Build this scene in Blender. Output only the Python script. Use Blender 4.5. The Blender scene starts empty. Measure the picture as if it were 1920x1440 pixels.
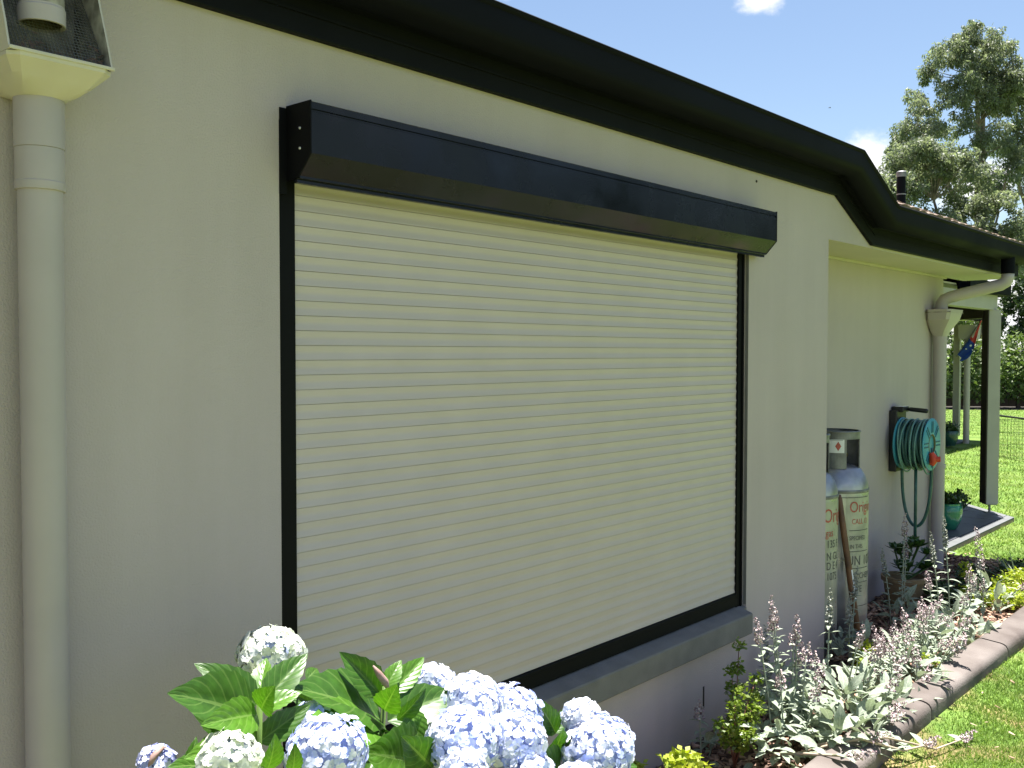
import bpy, bmesh, math, random
import numpy as np
from mathutils import Vector, Matrix
rnd = random.Random(7)
PI = math.pi
S = bpy.context.scene
COL = S.collection
# ------------------------------------------------------------------ camera
YAW, PITCH, ROLL = math.radians(49.16), math.radians(-1.837), math.radians(0.05)
fw = Vector((math.sin(YAW)*math.cos(PITCH), math.cos(YAW)*math.cos(PITCH), math.sin(PITCH)))
rt = Vector((math.cos(YAW), -math.sin(YAW), 0)); up = rt.cross(fw)
rt, up = rt*math.cos(ROLL)+up*math.sin(ROLL), up*math.cos(ROLL)-rt*math.sin(ROLL)
cd = bpy.data.cameras.new('camera'); cam = bpy.data.objects.new('camera', cd); COL.objects.link(cam)
m = Matrix.Identity(4)
for i in range(3):
    m[i][0], m[i][1], m[i][2] = rt[i], up[i], -fw[i]
m.translation = Vector((0, -2.24, 1.67)); cam.matrix_world = m
cd.sensor_width = 36; cd.lens = 36*1850/1920; cd.clip_start = .05; cd.clip_end = 3000
S.camera = cam
# ------------------------------------------------------------------ sky, sun, exposure
EL, AZ = math.radians(77), math.radians(79)          # azimuth from +Y (clockwise); sun high, almost along the wall, just behind it
SUN = Vector((math.sin(AZ)*math.cos(EL), math.cos(AZ)*math.cos(EL), math.sin(EL)))
W = bpy.data.worlds.new('World'); S.world = W; W.use_nodes = True
nt = W.node_tree; nt.nodes.clear()
def N(tree, t, **kw):
    n = tree.nodes.new(t)
    for k, v in kw.items(): setattr(n, k, v)
    return n
sky = N(nt, 'ShaderNodeTexSky', sky_type='NISHITA', sun_disc=False)
sky.sun_elevation = EL; sky.sun_rotation = AZ; sky.air_density = 1.0; sky.dust_density = 0.7; sky.ozone_density = 1.2
bg = N(nt, 'ShaderNodeBackground'); bg.inputs[1].default_value = .0515
outw = N(nt, 'ShaderNodeOutputWorld')
tc = N(nt, 'ShaderNodeTexCoord')
# small fair weather clouds scattered over the whole sky
mp = N(nt, 'ShaderNodeMapping'); mp.inputs['Scale'].default_value = (1, 1, 1.6)
nz = N(nt, 'ShaderNodeTexNoise'); nz.inputs['Scale'].default_value = 15; nz.inputs['Detail'].default_value = 7; nz.inputs['Roughness'].default_value = .58
nt.links.new(tc.outputs['Generated'], mp.inputs[0]); nt.links.new(mp.outputs[0], nz.inputs['Vector'])
CLOUDS = [((.842, .428, .328), .034), ((.7085, .623, .345), .026), ((.922, .350, .165), .068), ((.952, .26, .150), .07), ((.97, .24, .04), .10), ((.3, .8, .5), .14), ((-.5, .6, .55), .18), ((-.8, -.2, .5), .20), ((-.2, -.85, .35), .22), ((.6, -.75, .30), .18), ((.1, -.6, .6), .16), ((-.5, -.7, .25), .2)]
acc = None
for d, r in CLOUDS:
    d = Vector(d).normalized()
    s = N(nt, 'ShaderNodeVectorMath', operation='DISTANCE'); s.inputs[1].default_value = d
    nt.links.new(tc.outputs['Generated'], s.inputs[0])
    mr = N(nt, 'ShaderNodeMapRange'); mr.inputs[1].default_value = r; mr.inputs[2].default_value = 0; mr.inputs[3].default_value = 0; mr.inputs[4].default_value = .60
    nt.links.new(s.outputs['Value'], mr.inputs[0])
    if acc is None: acc = mr.outputs[0]
    else:
        a = N(nt, 'ShaderNodeMath', operation='MAXIMUM'); nt.links.new(acc, a.inputs[0]); nt.links.new(mr.outputs[0], a.inputs[1]); acc = a.outputs[0]
ad = N(nt, 'ShaderNodeMath', operation='ADD'); nt.links.new(acc, ad.inputs[0]); nt.links.new(nz.outputs['Fac'], ad.inputs[1])
cr = N(nt, 'ShaderNodeMapRange', interpolation_type='SMOOTHSTEP'); cr.inputs[1].default_value = .72; cr.inputs[2].default_value = 1.02
nt.links.new(ad.outputs[0], cr.inputs[0])
mx = N(nt, 'ShaderNodeMixRGB'); mx.inputs[2].default_value = (7.6, 7.6, 7.7, 1)
nt.links.new(cr.outputs[0], mx.inputs[0]); nt.links.new(sky.outputs[0], mx.inputs[1])
nt.links.new(mx.outputs[0], bg.inputs[0]); nt.links.new(bg.outputs[0], outw.inputs[0])
sl = bpy.data.lights.new('sun', 'SUN'); sl.energy = 5.0; sl.angle = math.radians(.53); sl.color = (1, .965, .9)
so = bpy.data.objects.new('sun', sl); COL.objects.link(so); so.rotation_euler = SUN.to_track_quat('Z', 'Y').to_euler(); so.location = (0, 0, 20)
S.view_settings.view_transform = 'Standard'; S.view_settings.look = 'None'; S.view_settings.gamma = 1; S.view_settings.use_curve_mapping = False
S.view_settings.exposure = 1.72
# ------------------------------------------------------------------ materials
def mat(name, col, rough=.6, var=.12, scale=8, bump=0, bscale=60, metal=0, spec=.5, trans=0, col2=None, coat=0, detail=4, hue=None, attr=None):
    """procedural material: noise between col*(1-var) and col*(1+var) (or col2), optional noise bump, optional leaf translucency"""
    M = bpy.data.materials.new(name); M.use_nodes = True; t = M.node_tree; t.nodes.clear()
    o = N(t, 'ShaderNodeOutputMaterial'); p = N(t, 'ShaderNodeBsdfPrincipled')
    p.inputs['Roughness'].default_value = rough; p.inputs['Metallic'].default_value = metal; p.inputs['Specular IOR Level'].default_value = spec
    if coat: p.inputs['Coat Weight'].default_value = coat; p.inputs['Coat Roughness'].default_value = .15
    tcx = N(t, 'ShaderNodeTexCoord'); n = N(t, 'ShaderNodeTexNoise'); n.inputs['Scale'].default_value = scale; n.inputs['Detail'].default_value = detail
    t.links.new(tcx.outputs['Object'], n.inputs['Vector'])
    r = N(t, 'ShaderNodeValToRGB'); r.color_ramp.elements[0].position = .3; r.color_ramp.elements[1].position = .7
    a = [min(1, c*(1-var)) for c in col]; b = [min(1, c*(1+var)) for c in (col2 or col)]
    r.color_ramp.elements[0].color = (*a, 1); r.color_ramp.elements[1].color = (*b, 1)
    fac = n.outputs['Fac']
    if attr:
        at = N(t, 'ShaderNodeAttribute', attribute_name=attr); fac = at.outputs['Fac']
        r.color_ramp.elements[0].position = 0; r.color_ramp.elements[1].position = 1
    t.links.new(fac, r.inputs[0]); c = r.outputs[0]
    t.links.new(c, p.inputs['Base Color'])
    if bump:
        n2 = N(t, 'ShaderNodeTexNoise'); n2.inputs['Scale'].default_value = bscale; n2.inputs['Detail'].default_value = 3
        t.links.new(tcx.outputs['Object'], n2.inputs['Vector'])
        bp = N(t, 'ShaderNodeBump'); bp.inputs['Strength'].default_value = bump; bp.inputs['Distance'].default_value = .004
        t.links.new(n2.outputs['Fac'], bp.inputs['Height']); t.links.new(bp.outputs[0], p.inputs['Normal'])
    if trans:
        tr = N(t, 'ShaderNodeBsdfTranslucent'); mixs = N(t, 'ShaderNodeMixShader'); mixs.inputs[0].default_value = trans
        br = N(t, 'ShaderNodeMixRGB', blend_type='MULTIPLY'); br.inputs[0].default_value = 1; br.inputs[2].default_value = (1.3, 1.5, .6, 1) if hue is None else (*hue, 1)
        t.links.new(c, br.inputs[1]); t.links.new(br.outputs[0], tr.inputs[0])
        t.links.new(p.outputs[0], mixs.inputs[1]); t.links.new(tr.outputs[0], mixs.inputs[2]); t.links.new(mixs.outputs[0], o.inputs[0])
    else: t.links.new(p.outputs[0], o.inputs[0])
    return M
def leaf_mat(name, col, vein, rough=.35, trans=.3, nv=7, hue=None, spec=.5, blotch=None):
    """leaf with lighter midrib and side veins read from its own UV map (u across, v along)"""
    M = mat(name, col, rough, .25, 9, trans=trans, hue=hue, spec=spec); t = M.node_tree
    p = [n for n in t.nodes if n.type == 'BSDF_PRINCIPLED'][0]; src = p.inputs['Base Color'].links[0].from_socket
    uv = N(t, 'ShaderNodeUVMap'); sp = N(t, 'ShaderNodeSeparateXYZ'); t.links.new(uv.outputs[0], sp.inputs[0])
    def mth(op, a, b=None):
        x = N(t, 'ShaderNodeMath', operation=op)
        for i, s in enumerate((a, b)):
            if s is None: continue
            if isinstance(s, (int, float)): x.inputs[i].default_value = s
            else: t.links.new(s, x.inputs[i])
        return x.outputs[0]
    u = mth('ABSOLUTE', mth('MULTIPLY', mth('SUBTRACT', sp.outputs[0], .5), 2.0))
    ph = mth('FRACT', mth('SUBTRACT', mth('MULTIPLY', sp.outputs[1], nv), mth('MULTIPLY', u, 2.2)))
    side = mth('LESS_THAN', mth('ABSOLUTE', mth('SUBTRACT', ph, .5)), .07)
    mid = mth('LESS_THAN', u, .055)
    v = mth('MAXIMUM', mth('MULTIPLY', side, .55), mid)
    mxx = N(t, 'ShaderNodeMixRGB'); mxx.inputs[2].default_value = (*vein, 1)
    t.links.new(v, mxx.inputs[0]); t.links.new(src, mxx.inputs[1])
    for l in list(src.links):
        if l.to_node != mxx: t.links.new(mxx.outputs[0], l.to_socket)
    bp = N(t, 'ShaderNodeBump'); bp.inputs['Strength'].default_value = .5; bp.inputs['Distance'].default_value = .002; bp.invert = True
    t.links.new(mth('ABSOLUTE', mth('SUBTRACT', ph, .5)), bp.inputs['Height']); bp.invert = False
    t.links.new(bp.outputs[0], p.inputs['Normal'])
    return M
MT = {}
MT['render'] = mat('acrylic_render', (.475, .412, .402), .85, .035, 1.6, .55, 190, spec=.25)
MT['soffit'] = mat('painted_soffit', (.52, .47, .38), .6, .04, 3)
MT['dark'] = mat('dark_gutter_paint', (.0045, .005, .0075), .6, .2, 4, .05, 30, spec=.08)
MT['black_board'] = mat('black_trim_paint', (.004, .0045, .006), .6, .2, 5, .08, 60, spec=.12)
MT['box'] = mat('black_powder_coat', (.0035, .0045, .0075), .16, .35, 5, .02, 300, spec=.26)
MT['guide'] = mat('black_guide_coat', (.0035, .0035, .0045), .6, .2, 6, spec=.12)
MT['slat'] = mat('cream_slat_enamel', (.515, .447, .42), .45, .03, 5, spec=.4)
MT['seal'] = mat('joint_line', (.36, .32, .26), .8, .05, 20)
MT['sill'] = mat('grey_sill_render', (.165, .16, .152), .75, .12, 12, .5, 260)
MT['pvc'] = mat('painted_pipe', (.42, .37, .365), .45, .05, 6, .03, 60)
MT['pvc_in'] = mat('mossy_pipe_inside', (.09, .075, .04), .9, .5, 20)
MT['raincream'] = mat('rain_head_cream', (.55, .50, .40), .4, .05, 10)
MT['grime'] = mat('grimy_rain_head_inside', (.16, .14, .11), .9, .5, 22, col2=(.34, .31, .27))
MT['mesh'] = mat('screen_wire', (.10, .10, .09), .6, .3, 40)
MT['screw'] = mat('screw_steel', (.6, .6, .58), .3, .1, 20, metal=1)
MT['tile'] = mat('terracotta_roof_tile', (.145, .085, .062), .85, .25, 14, .4, 60, col2=(.20, .15, .115))
MT['pavement'] = mat('slab_concrete', (.27, .19, .165), .9, .12, 8, .4, 90)
MT['ftile'] = mat('slate_grey_tile', (.075, .08, .10), .5, .16, 7, .1, 60)
MT['border'] = mat('tile_border', (.115, .12, .125), .7, .12, 9, .2, 80)
MT['kerb'] = mat('brown_concrete_kerb', (.100, .076, .066), .85, .25, 3.5, .6, 110, col2=(.150, .128, .117), detail=9)
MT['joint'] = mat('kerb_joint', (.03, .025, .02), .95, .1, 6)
MT['soil'] = mat('damp_soil', (.085, .05, .037), .95, .4, 14, .6, 60)
MT['chip'] = mat('bark_chip', (.10, .048, .034), .9, .3, 30, col2=(.46, .29, .21), attr='rnd')
MT['litter'] = mat('dry_leaf_litter', (.30, .17, .11), .9, .2, 30, col2=(.5, .37, .26), attr='rnd')
MT['grass'] = mat('grass_blade', (.10, .185, .030), .55, 0, 9, trans=.45, col2=(.27, .345, .085), attr='rnd', hue=(1.05, 1.15, .75), spec=.3)
MT['post'] = mat('post_paint', (.42, .385, .36), .6, .05, 6, .05, 40)
MT['postdark'] = mat('chocolate_paint', (.028, .018, .016), .6, .2, 8)
MT['steel'] = mat('galvanised_stirrup', (.25, .25, .25), .5, .2, 12, metal=.8)
MT['silver'] = mat('silver_cylinder_paint', (.33, .34, .37), .36, .22, 7, .06, 30, metal=.75, col2=(.40, .40, .42))
MT['collar'] = mat('cylinder_collar', (.20, .20, .20), .5, .3, 16, metal=.3)
MT['print_black'] = mat('black_print', (.085, .085, .075), .6, .3, 30)
MT['print_red'] = mat('red_print', (.45, .10, .07), .6, .2, 40)
MT['sticker'] = mat('white_sticker', (.78, .78, .76), .5, .05, 20)
MT['label'] = mat('lawn_reflection_band', (.36, .36, .31), .42, .18, 7, metal=.35, col2=(.42, .42, .36))  # pale tint paints the lawn's reflection onto the silver behind the print
MT['brass'] = mat('valve_brass', (.55, .4, .15), .35, .1, 20, metal=1)
MT['wood'] = mat('varnished_wood', (.11, .046, .016), .45, .35, 10, .1, 50, col2=(.15, .068, .025))
MT['hose'] = mat('teal_hose', (.022, .085, .075), .38, .2, 14, col2=(.04, .12, .11))
MT['hose2'] = mat('hose_stripe', (.14, .30, .27), .4, .15, 14)
MT['reel'] = mat('blue_plastic', (.055, .30, .40), .4, .1, 10)
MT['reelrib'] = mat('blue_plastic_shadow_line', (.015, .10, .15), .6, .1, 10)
MT['hub'] = mat('olive_hub', (.13, .13, .06), .7, .2, 10)
MT['blackplastic'] = mat('black_plastic', (.018, .018, .020), .45, .2, 10)
MT['orange'] = mat('orange_plastic', (.62, .055, .015), .4, .1, 10)
MT['glaze'] = mat('green_glaze', (.03, .20, .13), .18, .25, 9, coat=.4)
MT['glaze2'] = mat('teal_glaze', (.02, .07, .07), .25, .25, 9, coat=.3)
MT['terra'] = mat('tan_pot', (.27, .19, .10), .7, .25, 9, .1, 40)
MT['flagblue'] = mat('flag_blue', (.02, .06, .36), .7, .15, 12, trans=.25, hue=(1, 1, 1))
MT['flagred'] = mat('flag_red', (.55, .06, .06), .7, .1, 12, trans=.25, hue=(1, 1, 1))
MT['flagwhite'] = mat('flag_white', (.8, .78, .78), .7, .05, 12)
MT['wire'] = mat('pen_wire', (.03, .035, .03), .5, .2, 12, metal=.3)
MT['bark'] = mat('gum_bark', (.16, .125, .105), .9, .35, 3, .3, 12, col2=(.24, .19, .17))
MT['gum'] = mat('gum_leaf', (.085, .11, .068), .5, 0, 5, trans=.45, spec=.35, col2=(.34, .365, .285), attr='rnd', hue=(1.1, 1.2, .7))
MT['hedge'] = mat('hedge_leaf', (.04, .075, .025), .5, 0, 5, trans=.25, col2=(.20, .25, .10), attr='rnd', spec=.3)
MT['hedgeflower'] = mat('hedge_flower', (.75, .72, .66), .6, .05, 5)
MT['darktree'] = mat('dark_leaf', (.018, .036, .016), .55, 0, 5, spec=.25, trans=.15, col2=(.06, .09, .035), attr='rnd')
MT['hleaf'] = leaf_mat('hydrangea_leaf', (.044, .118, .013), (.115, .20, .045), .38, .30, 7, hue=(1.25, 1.5, .35))
MT['hleaf2'] = leaf_mat('young_hydrangea_leaf', (.085, .20, .02), (.16, .28, .06), .34, .32, 7, hue=(1.2, 1.4, .35))
MT['hstem'] = mat('hydrangea_stem', (.10, .17, .035), .5, .2, 9)
MT['bract'] = mat('pink_brown_bract', (.32, .17, .14), .7, .3, 20, col2=(.4, .28, .25))
MT['core'] = mat('flower_core', (.34, .40, .62), .8, .3, 30)
MT['petalb'] = mat('blue_petal', (.40, .49, .88), .6, 0, 5, trans=.25, col2=(.90, .91, .95), attr='rnd', hue=(1, 1, 1), spec=.2)
MT['petalc'] = mat('cream_petal', (.62, .68, .48), .6, 0, 5, trans=.2, col2=(.84, .86, .84), attr='rnd', hue=(1, 1, 1), spec=.2)
MT['petalw'] = mat('pale_petal', (.58, .66, .90), .6, 0, 5, trans=.25, col2=(.92, .92, .94), attr='rnd', hue=(1, 1, 1), spec=.2)
MT['petalp'] = mat('fading_petal', (.36, .40, .70), .6, 0, 5, trans=.2, col2=(.58, .60, .78), attr='rnd', hue=(1, 1, 1), spec=.2)
MT['eye'] = mat('floret_eye', (.35, .42, .62), .6, .1, 30)
MT['sleaf'] = leaf_mat('silver_felted_leaf', (.315, .365, .28), (.45, .48, .40), .85, .22, 5, hue=(1, 1.08, .75), spec=.15)
MT['sstem'] = mat('felted_stem', (.36, .39, .31), .9, .1, 30, spec=.1)
MT['mauve'] = mat('mauve_floret', (.32, .20, .235), .8, .1, 30, col2=(.64, .57, .55), attr='rnd', spec=.15)
MT['bud'] = mat('felted_bud', (.32, .34, .28), .9, .1, 30, col2=(.48, .49, .44), attr='rnd', spec=.1)
MT['lime'] = mat('lime_leaf', (.17, .26, .02), .45, 0, 9, trans=.35, col2=(.46, .50, .05), attr='rnd', hue=(1.1, 1.2, .4))
MT['shrub'] = mat('small_shrub_leaf', (.075, .14, .015), .35, 0, 9, trans=.35, col2=(.26, .33, .05), attr='rnd', hue=(1.1, 1.2, .4))
MT['twig'] = mat('red_brown_twig', (.17, .075, .05), .7, .2, 9)
MT['strap'] = leaf_mat('striped_strap_leaf', (.07, .12, .04), (.5, .52, .38), .45, .2, 1)
MT['darkplant'] = mat('dark_groundcover_leaf', (.022, .05, .018), .5, 0, 9, trans=.2, col2=(.05, .09, .03), attr='rnd')
MT['succ'] = mat('succulent_leaf', (.045, .10, .025), .45, .3, 12, trans=.15)
MT['redleaf'] = mat('red_leaf', (.14, .035, .03), .5, .3, 12, trans=.2, hue=(1.2, .8, .8))
MT['deadstem'] = mat('pale_dead_stem', (.42, .34, .25), .85, .2, 14)
MT['bird'] = mat('dark_feather', (.02, .02, .02), .7, .1, 5)
MT['brown'] = mat('brown_timber', (.08, .05, .035), .8, .3, 4)
def wear():
    # faint vertical weathering on the wall render, finger smudges on the powder coat
    t = MT['render'].node_tree; p = [n for n in t.nodes if n.type == 'BSDF_PRINCIPLED'][0]; src = p.inputs['Base Color'].links[0].from_socket
    tcw = [n for n in t.nodes if n.type == 'TEX_COORD'][0]; mpw = N(t, 'ShaderNodeMapping'); mpw.inputs['Scale'].default_value = (5, 5, .55)
    nw = N(t, 'ShaderNodeTexNoise'); nw.inputs['Scale'].default_value = 1.0; nw.inputs['Detail'].default_value = 7; nw.inputs['Roughness'].default_value = .62
    t.links.new(tcw.outputs['Object'], mpw.inputs[0]); t.links.new(mpw.outputs[0], nw.inputs['Vector'])
    rw = N(t, 'ShaderNodeValToRGB'); rw.color_ramp.elements[0].position = .32; rw.color_ramp.elements[1].position = .66
    rw.color_ramp.elements[0].color = (.955, .95, .94, 1); rw.color_ramp.elements[1].color = (1.015, 1.015, 1.015, 1)
    mw = N(t, 'ShaderNodeMixRGB', blend_type='MULTIPLY'); mw.inputs[0].default_value = 1
    t.links.new(nw.outputs['Fac'], rw.inputs[0]); t.links.new(src, mw.inputs[1]); t.links.new(rw.outputs[0], mw.inputs[2]); t.links.new(mw.outputs[0], p.inputs['Base Color'])
    for k, lo, hi, sc in (('box', .10, .34, 5.5), ('dark', .55, .72, 2), ('silver', .25, .55, 9)):
        t = MT[k].node_tree; p = [n for n in t.nodes if n.type == 'BSDF_PRINCIPLED'][0]; tcw = [n for n in t.nodes if n.type == 'TEX_COORD'][0]
        nw = N(t, 'ShaderNodeTexNoise'); nw.inputs['Scale'].default_value = sc; nw.inputs['Detail'].default_value = 8
        mr_ = N(t, 'ShaderNodeMapRange'); mr_.inputs[1].default_value = .35; mr_.inputs[2].default_value = .65; mr_.inputs[3].default_value = lo; mr_.inputs[4].default_value = hi
        t.links.new(tcw.outputs['Object'], nw.inputs['Vector']); t.links.new(nw.outputs['Fac'], mr_.inputs[0]); t.links.new(mr_.outputs[0], p.inputs['Roughness'])
wear()
# ------------------------------------------------------------------ object helpers
def tag(o, label=None, cat=None, group=None, kind=None):
    if label: o['label'] = label
    if cat: o['category'] = cat
    if group: o['group'] = group
    if kind: o['kind'] = kind
    return o
def thing(name, loc, label, cat, group=None):
    o = bpy.data.objects.new(name, None); COL.objects.link(o); o.location = loc; o.empty_display_size = .1
    return tag(o, label, cat, group)
def wloc(o):
    v = Vector((0, 0, 0))
    while o is not None: v += Vector(o.location); o = o.parent
    return v
class MB:
    """collects vertices and faces in world coordinates, then builds ONE mesh object"""
    def __init__(s): s.v = []; s.f = []; s.uv = None; s.r = None; s.mi = []
    def add(s, vs, fs, mi=0):
        b = len(s.v); s.v += [tuple(x) for x in vs]; s.f += [tuple(i+b for i in f) for f in fs]; s.mi += [mi]*len(fs); return s
    def box(s, a, b, mi=0):
        (x0, y0, z0), (x1, y1, z1) = a, b
        v = [(x0,y0,z0),(x1,y0,z0),(x1,y1,z0),(x0,y1,z0),(x0,y0,z1),(x1,y0,z1),(x1,y1,z1),(x0,y1,z1)]
        return s.add(v, [(0,3,2,1),(4,5,6,7),(0,1,5,4),(1,2,6,5),(2,3,7,6),(3,0,4,7)], mi)
    def bbox(s, a, b, c=.004, mi=0):
        """box with bevelled edges"""
        bm = bmesh.new(); bmesh.ops.create_cube(bm, size=1)
        for v in bm.verts: v.co = Vector([(a[i]+b[i])/2+v.co[i]*(b[i]-a[i]) for i in range(3)])
        bmesh.ops.bevel(bm, geom=bm.edges[:], offset=c, segments=2, affect='EDGES', profile=.5)
        bm.verts.index_update(); s.add([v.co[:] for v in bm.verts], [[v.index for v in f.verts] for f in bm.faces], mi); bm.free(); return s
    def prism(s, prof, x0, x1, axis=0, caps=True, mi=0):
        """closed (u,w) profile extruded along axis 0 (profile=(y,z)) or axis 2 (profile=(x,y)) or 1 (profile=(x,z))"""
        n = len(prof)
        def P(t, p): return (t, p[0], p[1]) if axis == 0 else ((p[0], p[1], t) if axis == 2 else (p[0], t, p[1]))
        v = [P(x0, p) for p in prof]+[P(x1, p) for p in prof]
        f = [(i, (i+1) % n, n+(i+1) % n, n+i) for i in range(n)]
        if caps: f += [tuple(range(n))[::-1], tuple(range(n, 2*n))]
        return s.add(v, f, mi)
    def sweep(s, prof, path, mi=0, caps=True):
        """closed (y,z) profile carried along an (x,z) path by shear"""
        n = len(prof); v = [(px, p[0], p[1]+pz) for px, pz in path for p in prof]; f = []
        for k in range(len(path)-1):
            f += [(k*n+i, k*n+(i+1) % n, (k+1)*n+(i+1) % n, (k+1)*n+i) for i in range(n)]
        if caps: f += [tuple(range(n))[::-1], tuple(range((len(path)-1)*n, len(path)*n))]
        return s.add(v, f, mi)
    def tube(s, pts, r, n=8, mi=0, caps=True):
        pts = [Vector(p) for p in pts]; L = len(pts); rr = r if isinstance(r, (list, tuple)) else [r]*L
        v = []; f = []; side = None
        for i, p in enumerate(pts):
            d = (pts[min(i+1, L-1)]-pts[max(i-1, 0)]).normalized()
            if side is None: side = d.orthogonal().normalized()
            else:
                side = side-d*side.dot(d); side = side.normalized() if side.length > 1e-6 else d.orthogonal().normalized()
            o = d.cross(side)
            v += [p+(side*math.cos(2*PI*k/n)+o*math.sin(2*PI*k/n))*rr[i] for k in range(n)]
        for i in range(L-1): f += [(i*n+k, i*n+(k+1) % n, (i+1)*n+(k+1) % n, (i+1)*n+k) for k in range(n)]
        if caps: f += [tuple(range(n))[::-1], tuple(range((L-1)*n, L*n))]
        return s.add(v, f, mi)
    def lathe(s, prof, c, n=32, axis=(0, 0, 1), mi=0, lobes=0, lob=0):
        ax = Vector(axis); sd = ax.orthogonal().normalized(); o = ax.cross(sd); c = Vector(c); v = []; f = []
        for r, h in prof:
            for k in range(n):
                a = 2*PI*k/n; q = r*(1-lob*abs(math.cos(lobes*a/2))**8) if lobes else r
                v.append(c+ax*h+(sd*math.cos(a)+o*math.sin(a))*q)
        for i in range(len(prof)-1): f += [(i*n+k, i*n+(k+1) % n, (i+1)*n+(k+1) % n, (i+1)*n+k) for k in range(n)]
        return s.add(v, f, mi)
    def build(s, name, mats, parent=None, smooth=False, auto=None, kind=None):
        me = bpy.data.meshes.new(name); o = bpy.data.objects.new(name, me); COL.objects.link(o)
        off = wloc(parent) if parent else Vector((0, 0, 0))
        me.from_pydata([(x-off.x, y-off.y, z-off.z) for x, y, z in s.v], [], s.f)
        for mm in (mats if isinstance(mats, (list, tuple)) else [mats]): me.materials.append(mm)
        if any(s.mi): me.polygons.foreach_set('material_index', s.mi)
        if s.r is not None:
            a = me.attributes.new('rnd', 'FLOAT', 'FACE'); a.data.foreach_set('value', s.r)
        if s.uv is not None:
            l = me.uv_layers.new(name='UVMap'); l.data.foreach_set('uv', [c for f in s.f for i in f for c in s.uv[i]])
        if smooth or auto:
            me.polygons.foreach_set('use_smooth', [True]*len(me.polygons))
            if auto: me.set_sharp_from_angle(angle=math.radians(auto))
        me.update()
        if parent: o.parent = parent
        if kind: o['kind'] = kind
        return o
def arr_mesh(name, V, F, material, parent=None, rndv=None, kind=None, smooth=False):
    """fast numpy mesh: V (n,3), F (m,k) all faces the same size"""
    me = bpy.data.meshes.new(name); o = bpy.data.objects.new(name, me); COL.objects.link(o)
    V = np.asarray(V, np.float32); F = np.asarray(F, np.int32)
    if parent: V = V-np.array(wloc(parent), np.float32)
    nf, k = F.shape
    me.vertices.add(len(V)); me.vertices.foreach_set('co', V.ravel())
    me.loops.add(nf*k); me.loops.foreach_set('vertex_index', F.ravel())
    me.polygons.add(nf); me.polygons.foreach_set('loop_start', np.arange(0, nf*k, k, dtype=np.int32))
    me.update(calc_edges=True); me.materials.append(material)
    if rndv is not None:
        a = me.attributes.new('rnd', 'FLOAT', 'FACE'); a.data.foreach_set('value', np.asarray(rndv, np.float32))
    if smooth: me.polygons.foreach_set('use_smooth', np.ones(nf, bool))
    if parent: o.parent = parent
    if kind: o['kind'] = kind
    return o
def inst(name, me, parent, M):
    """another object on a shared mesh, placed by a world matrix under an unrotated parent"""
    o = bpy.data.objects.new(name, me); COL.objects.link(o); o.parent = parent
    o.matrix_local = Matrix.Translation(-wloc(parent)) @ M
    return o
def struct(o): o['kind'] = 'structure'; return o
# ------------------------------------------------------------------ ground
def bed_z(x, y):
    t = min(1, max(0, (-y-.02)/.55))
    e = min(1, max(0, (x-7.95)/.45))
    return (-.088+.085*t*t*(3-2*t))*(1-e)-.004*e+.012*math.sin(5*x+2*y)+.008*math.sin(13*x-9*y)
g = MB()
BX = 8.47
g.add([(-400,-400,0),(400,-400,0),(400,-.72,0),(-400,-.72,0),(BX,-.72,0),(400,400,0),(BX,400,0)], [(0,1,2,4,3),(4,2,5,6)])
ML = bpy.data.materials.new('lawn_ground'); ML.use_nodes = True; t = ML.node_tree
p = t.nodes['Principled BSDF']; p.inputs['Roughness'].default_value = .95; p.inputs['Specular IOR Level'].default_value = .1
tcx = N(t, 'ShaderNodeTexCoord')
def noise(scale, detail=5, dist=0):
    n = N(t, 'ShaderNodeTexNoise'); n.inputs['Scale'].default_value = scale; n.inputs['Detail'].default_value = detail; n.inputs['Distortion'].default_value = dist
    t.links.new(tcx.outputs['Object'], n.inputs['Vector']); return n.outputs['Fac']
def ramp(fac, stops):
    r = N(t, 'ShaderNodeValToRGB')
    while len(r.color_ramp.elements) < len(stops): r.color_ramp.elements.new(.5)
    for e, (ps, c) in zip(r.color_ramp.elements, stops): e.position = ps; e.color = (*c, 1)
    t.links.new(fac, r.inputs[0]); return r.outputs[0]
fine = ramp(noise(38, 8), [(.3, (.07, .125, .026)), (.55, (.125, .205, .045)), (.8, (.20, .265, .075))])
patch = ramp(noise(2.6, 6, .6), [(.44, (0, 0, 0)), (.60, (1, 1, 1))])
soil = ramp(noise(60, 6), [(.3, (.16, .09, .045)), (.7, (.33, .23, .14))])
# the thin, patchy turf is only where the lawn meets the garden edging
sx = N(t, 'ShaderNodeSeparateXYZ'); t.links.new(tcx.outputs['Object'], sx.inputs[0])
nearr = N(t, 'ShaderNodeMapRange'); nearr.inputs[1].default_value = 7.5; nearr.inputs[2].default_value = 5.0; nearr.inputs[3].default_value = .12; nearr.inputs[4].default_value = .72
t.links.new(sx.outputs[0], nearr.inputs[0])
ml = N(t, 'ShaderNodeMath', operation='MULTIPLY'); t.links.new(patch, ml.inputs[0]); t.links.new(nearr.outputs[0], ml.inputs[1])
m1 = N(t, 'ShaderNodeMixRGB'); t.links.new(ml.outputs[0], m1.inputs[0]); t.links.new(fine, m1.inputs[1]); t.links.new(soil, m1.inputs[2])
wv = N(t, 'ShaderNodeTexWave', bands_direction='X'); wv.inputs['Scale'].default_value = .35; wv.inputs['Distortion'].default_value = 1.2; t.links.new(tcx.outputs['Object'], wv.inputs['Vector'])
m2 = N(t, 'ShaderNodeMixRGB', blend_type='MULTIPLY'); m2.inputs[0].default_value = 1
strp = ramp(wv.outputs['Fac'], [(.3, (.82, .84, .8)), (.7, (1.08, 1.06, 1.05))])
t.links.new(m1.outputs[0], m2.inputs[1]); t.links.new(strp, m2.inputs[2]); t.links.new(m2.outputs[0], p.inputs['Base Color'])
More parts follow.
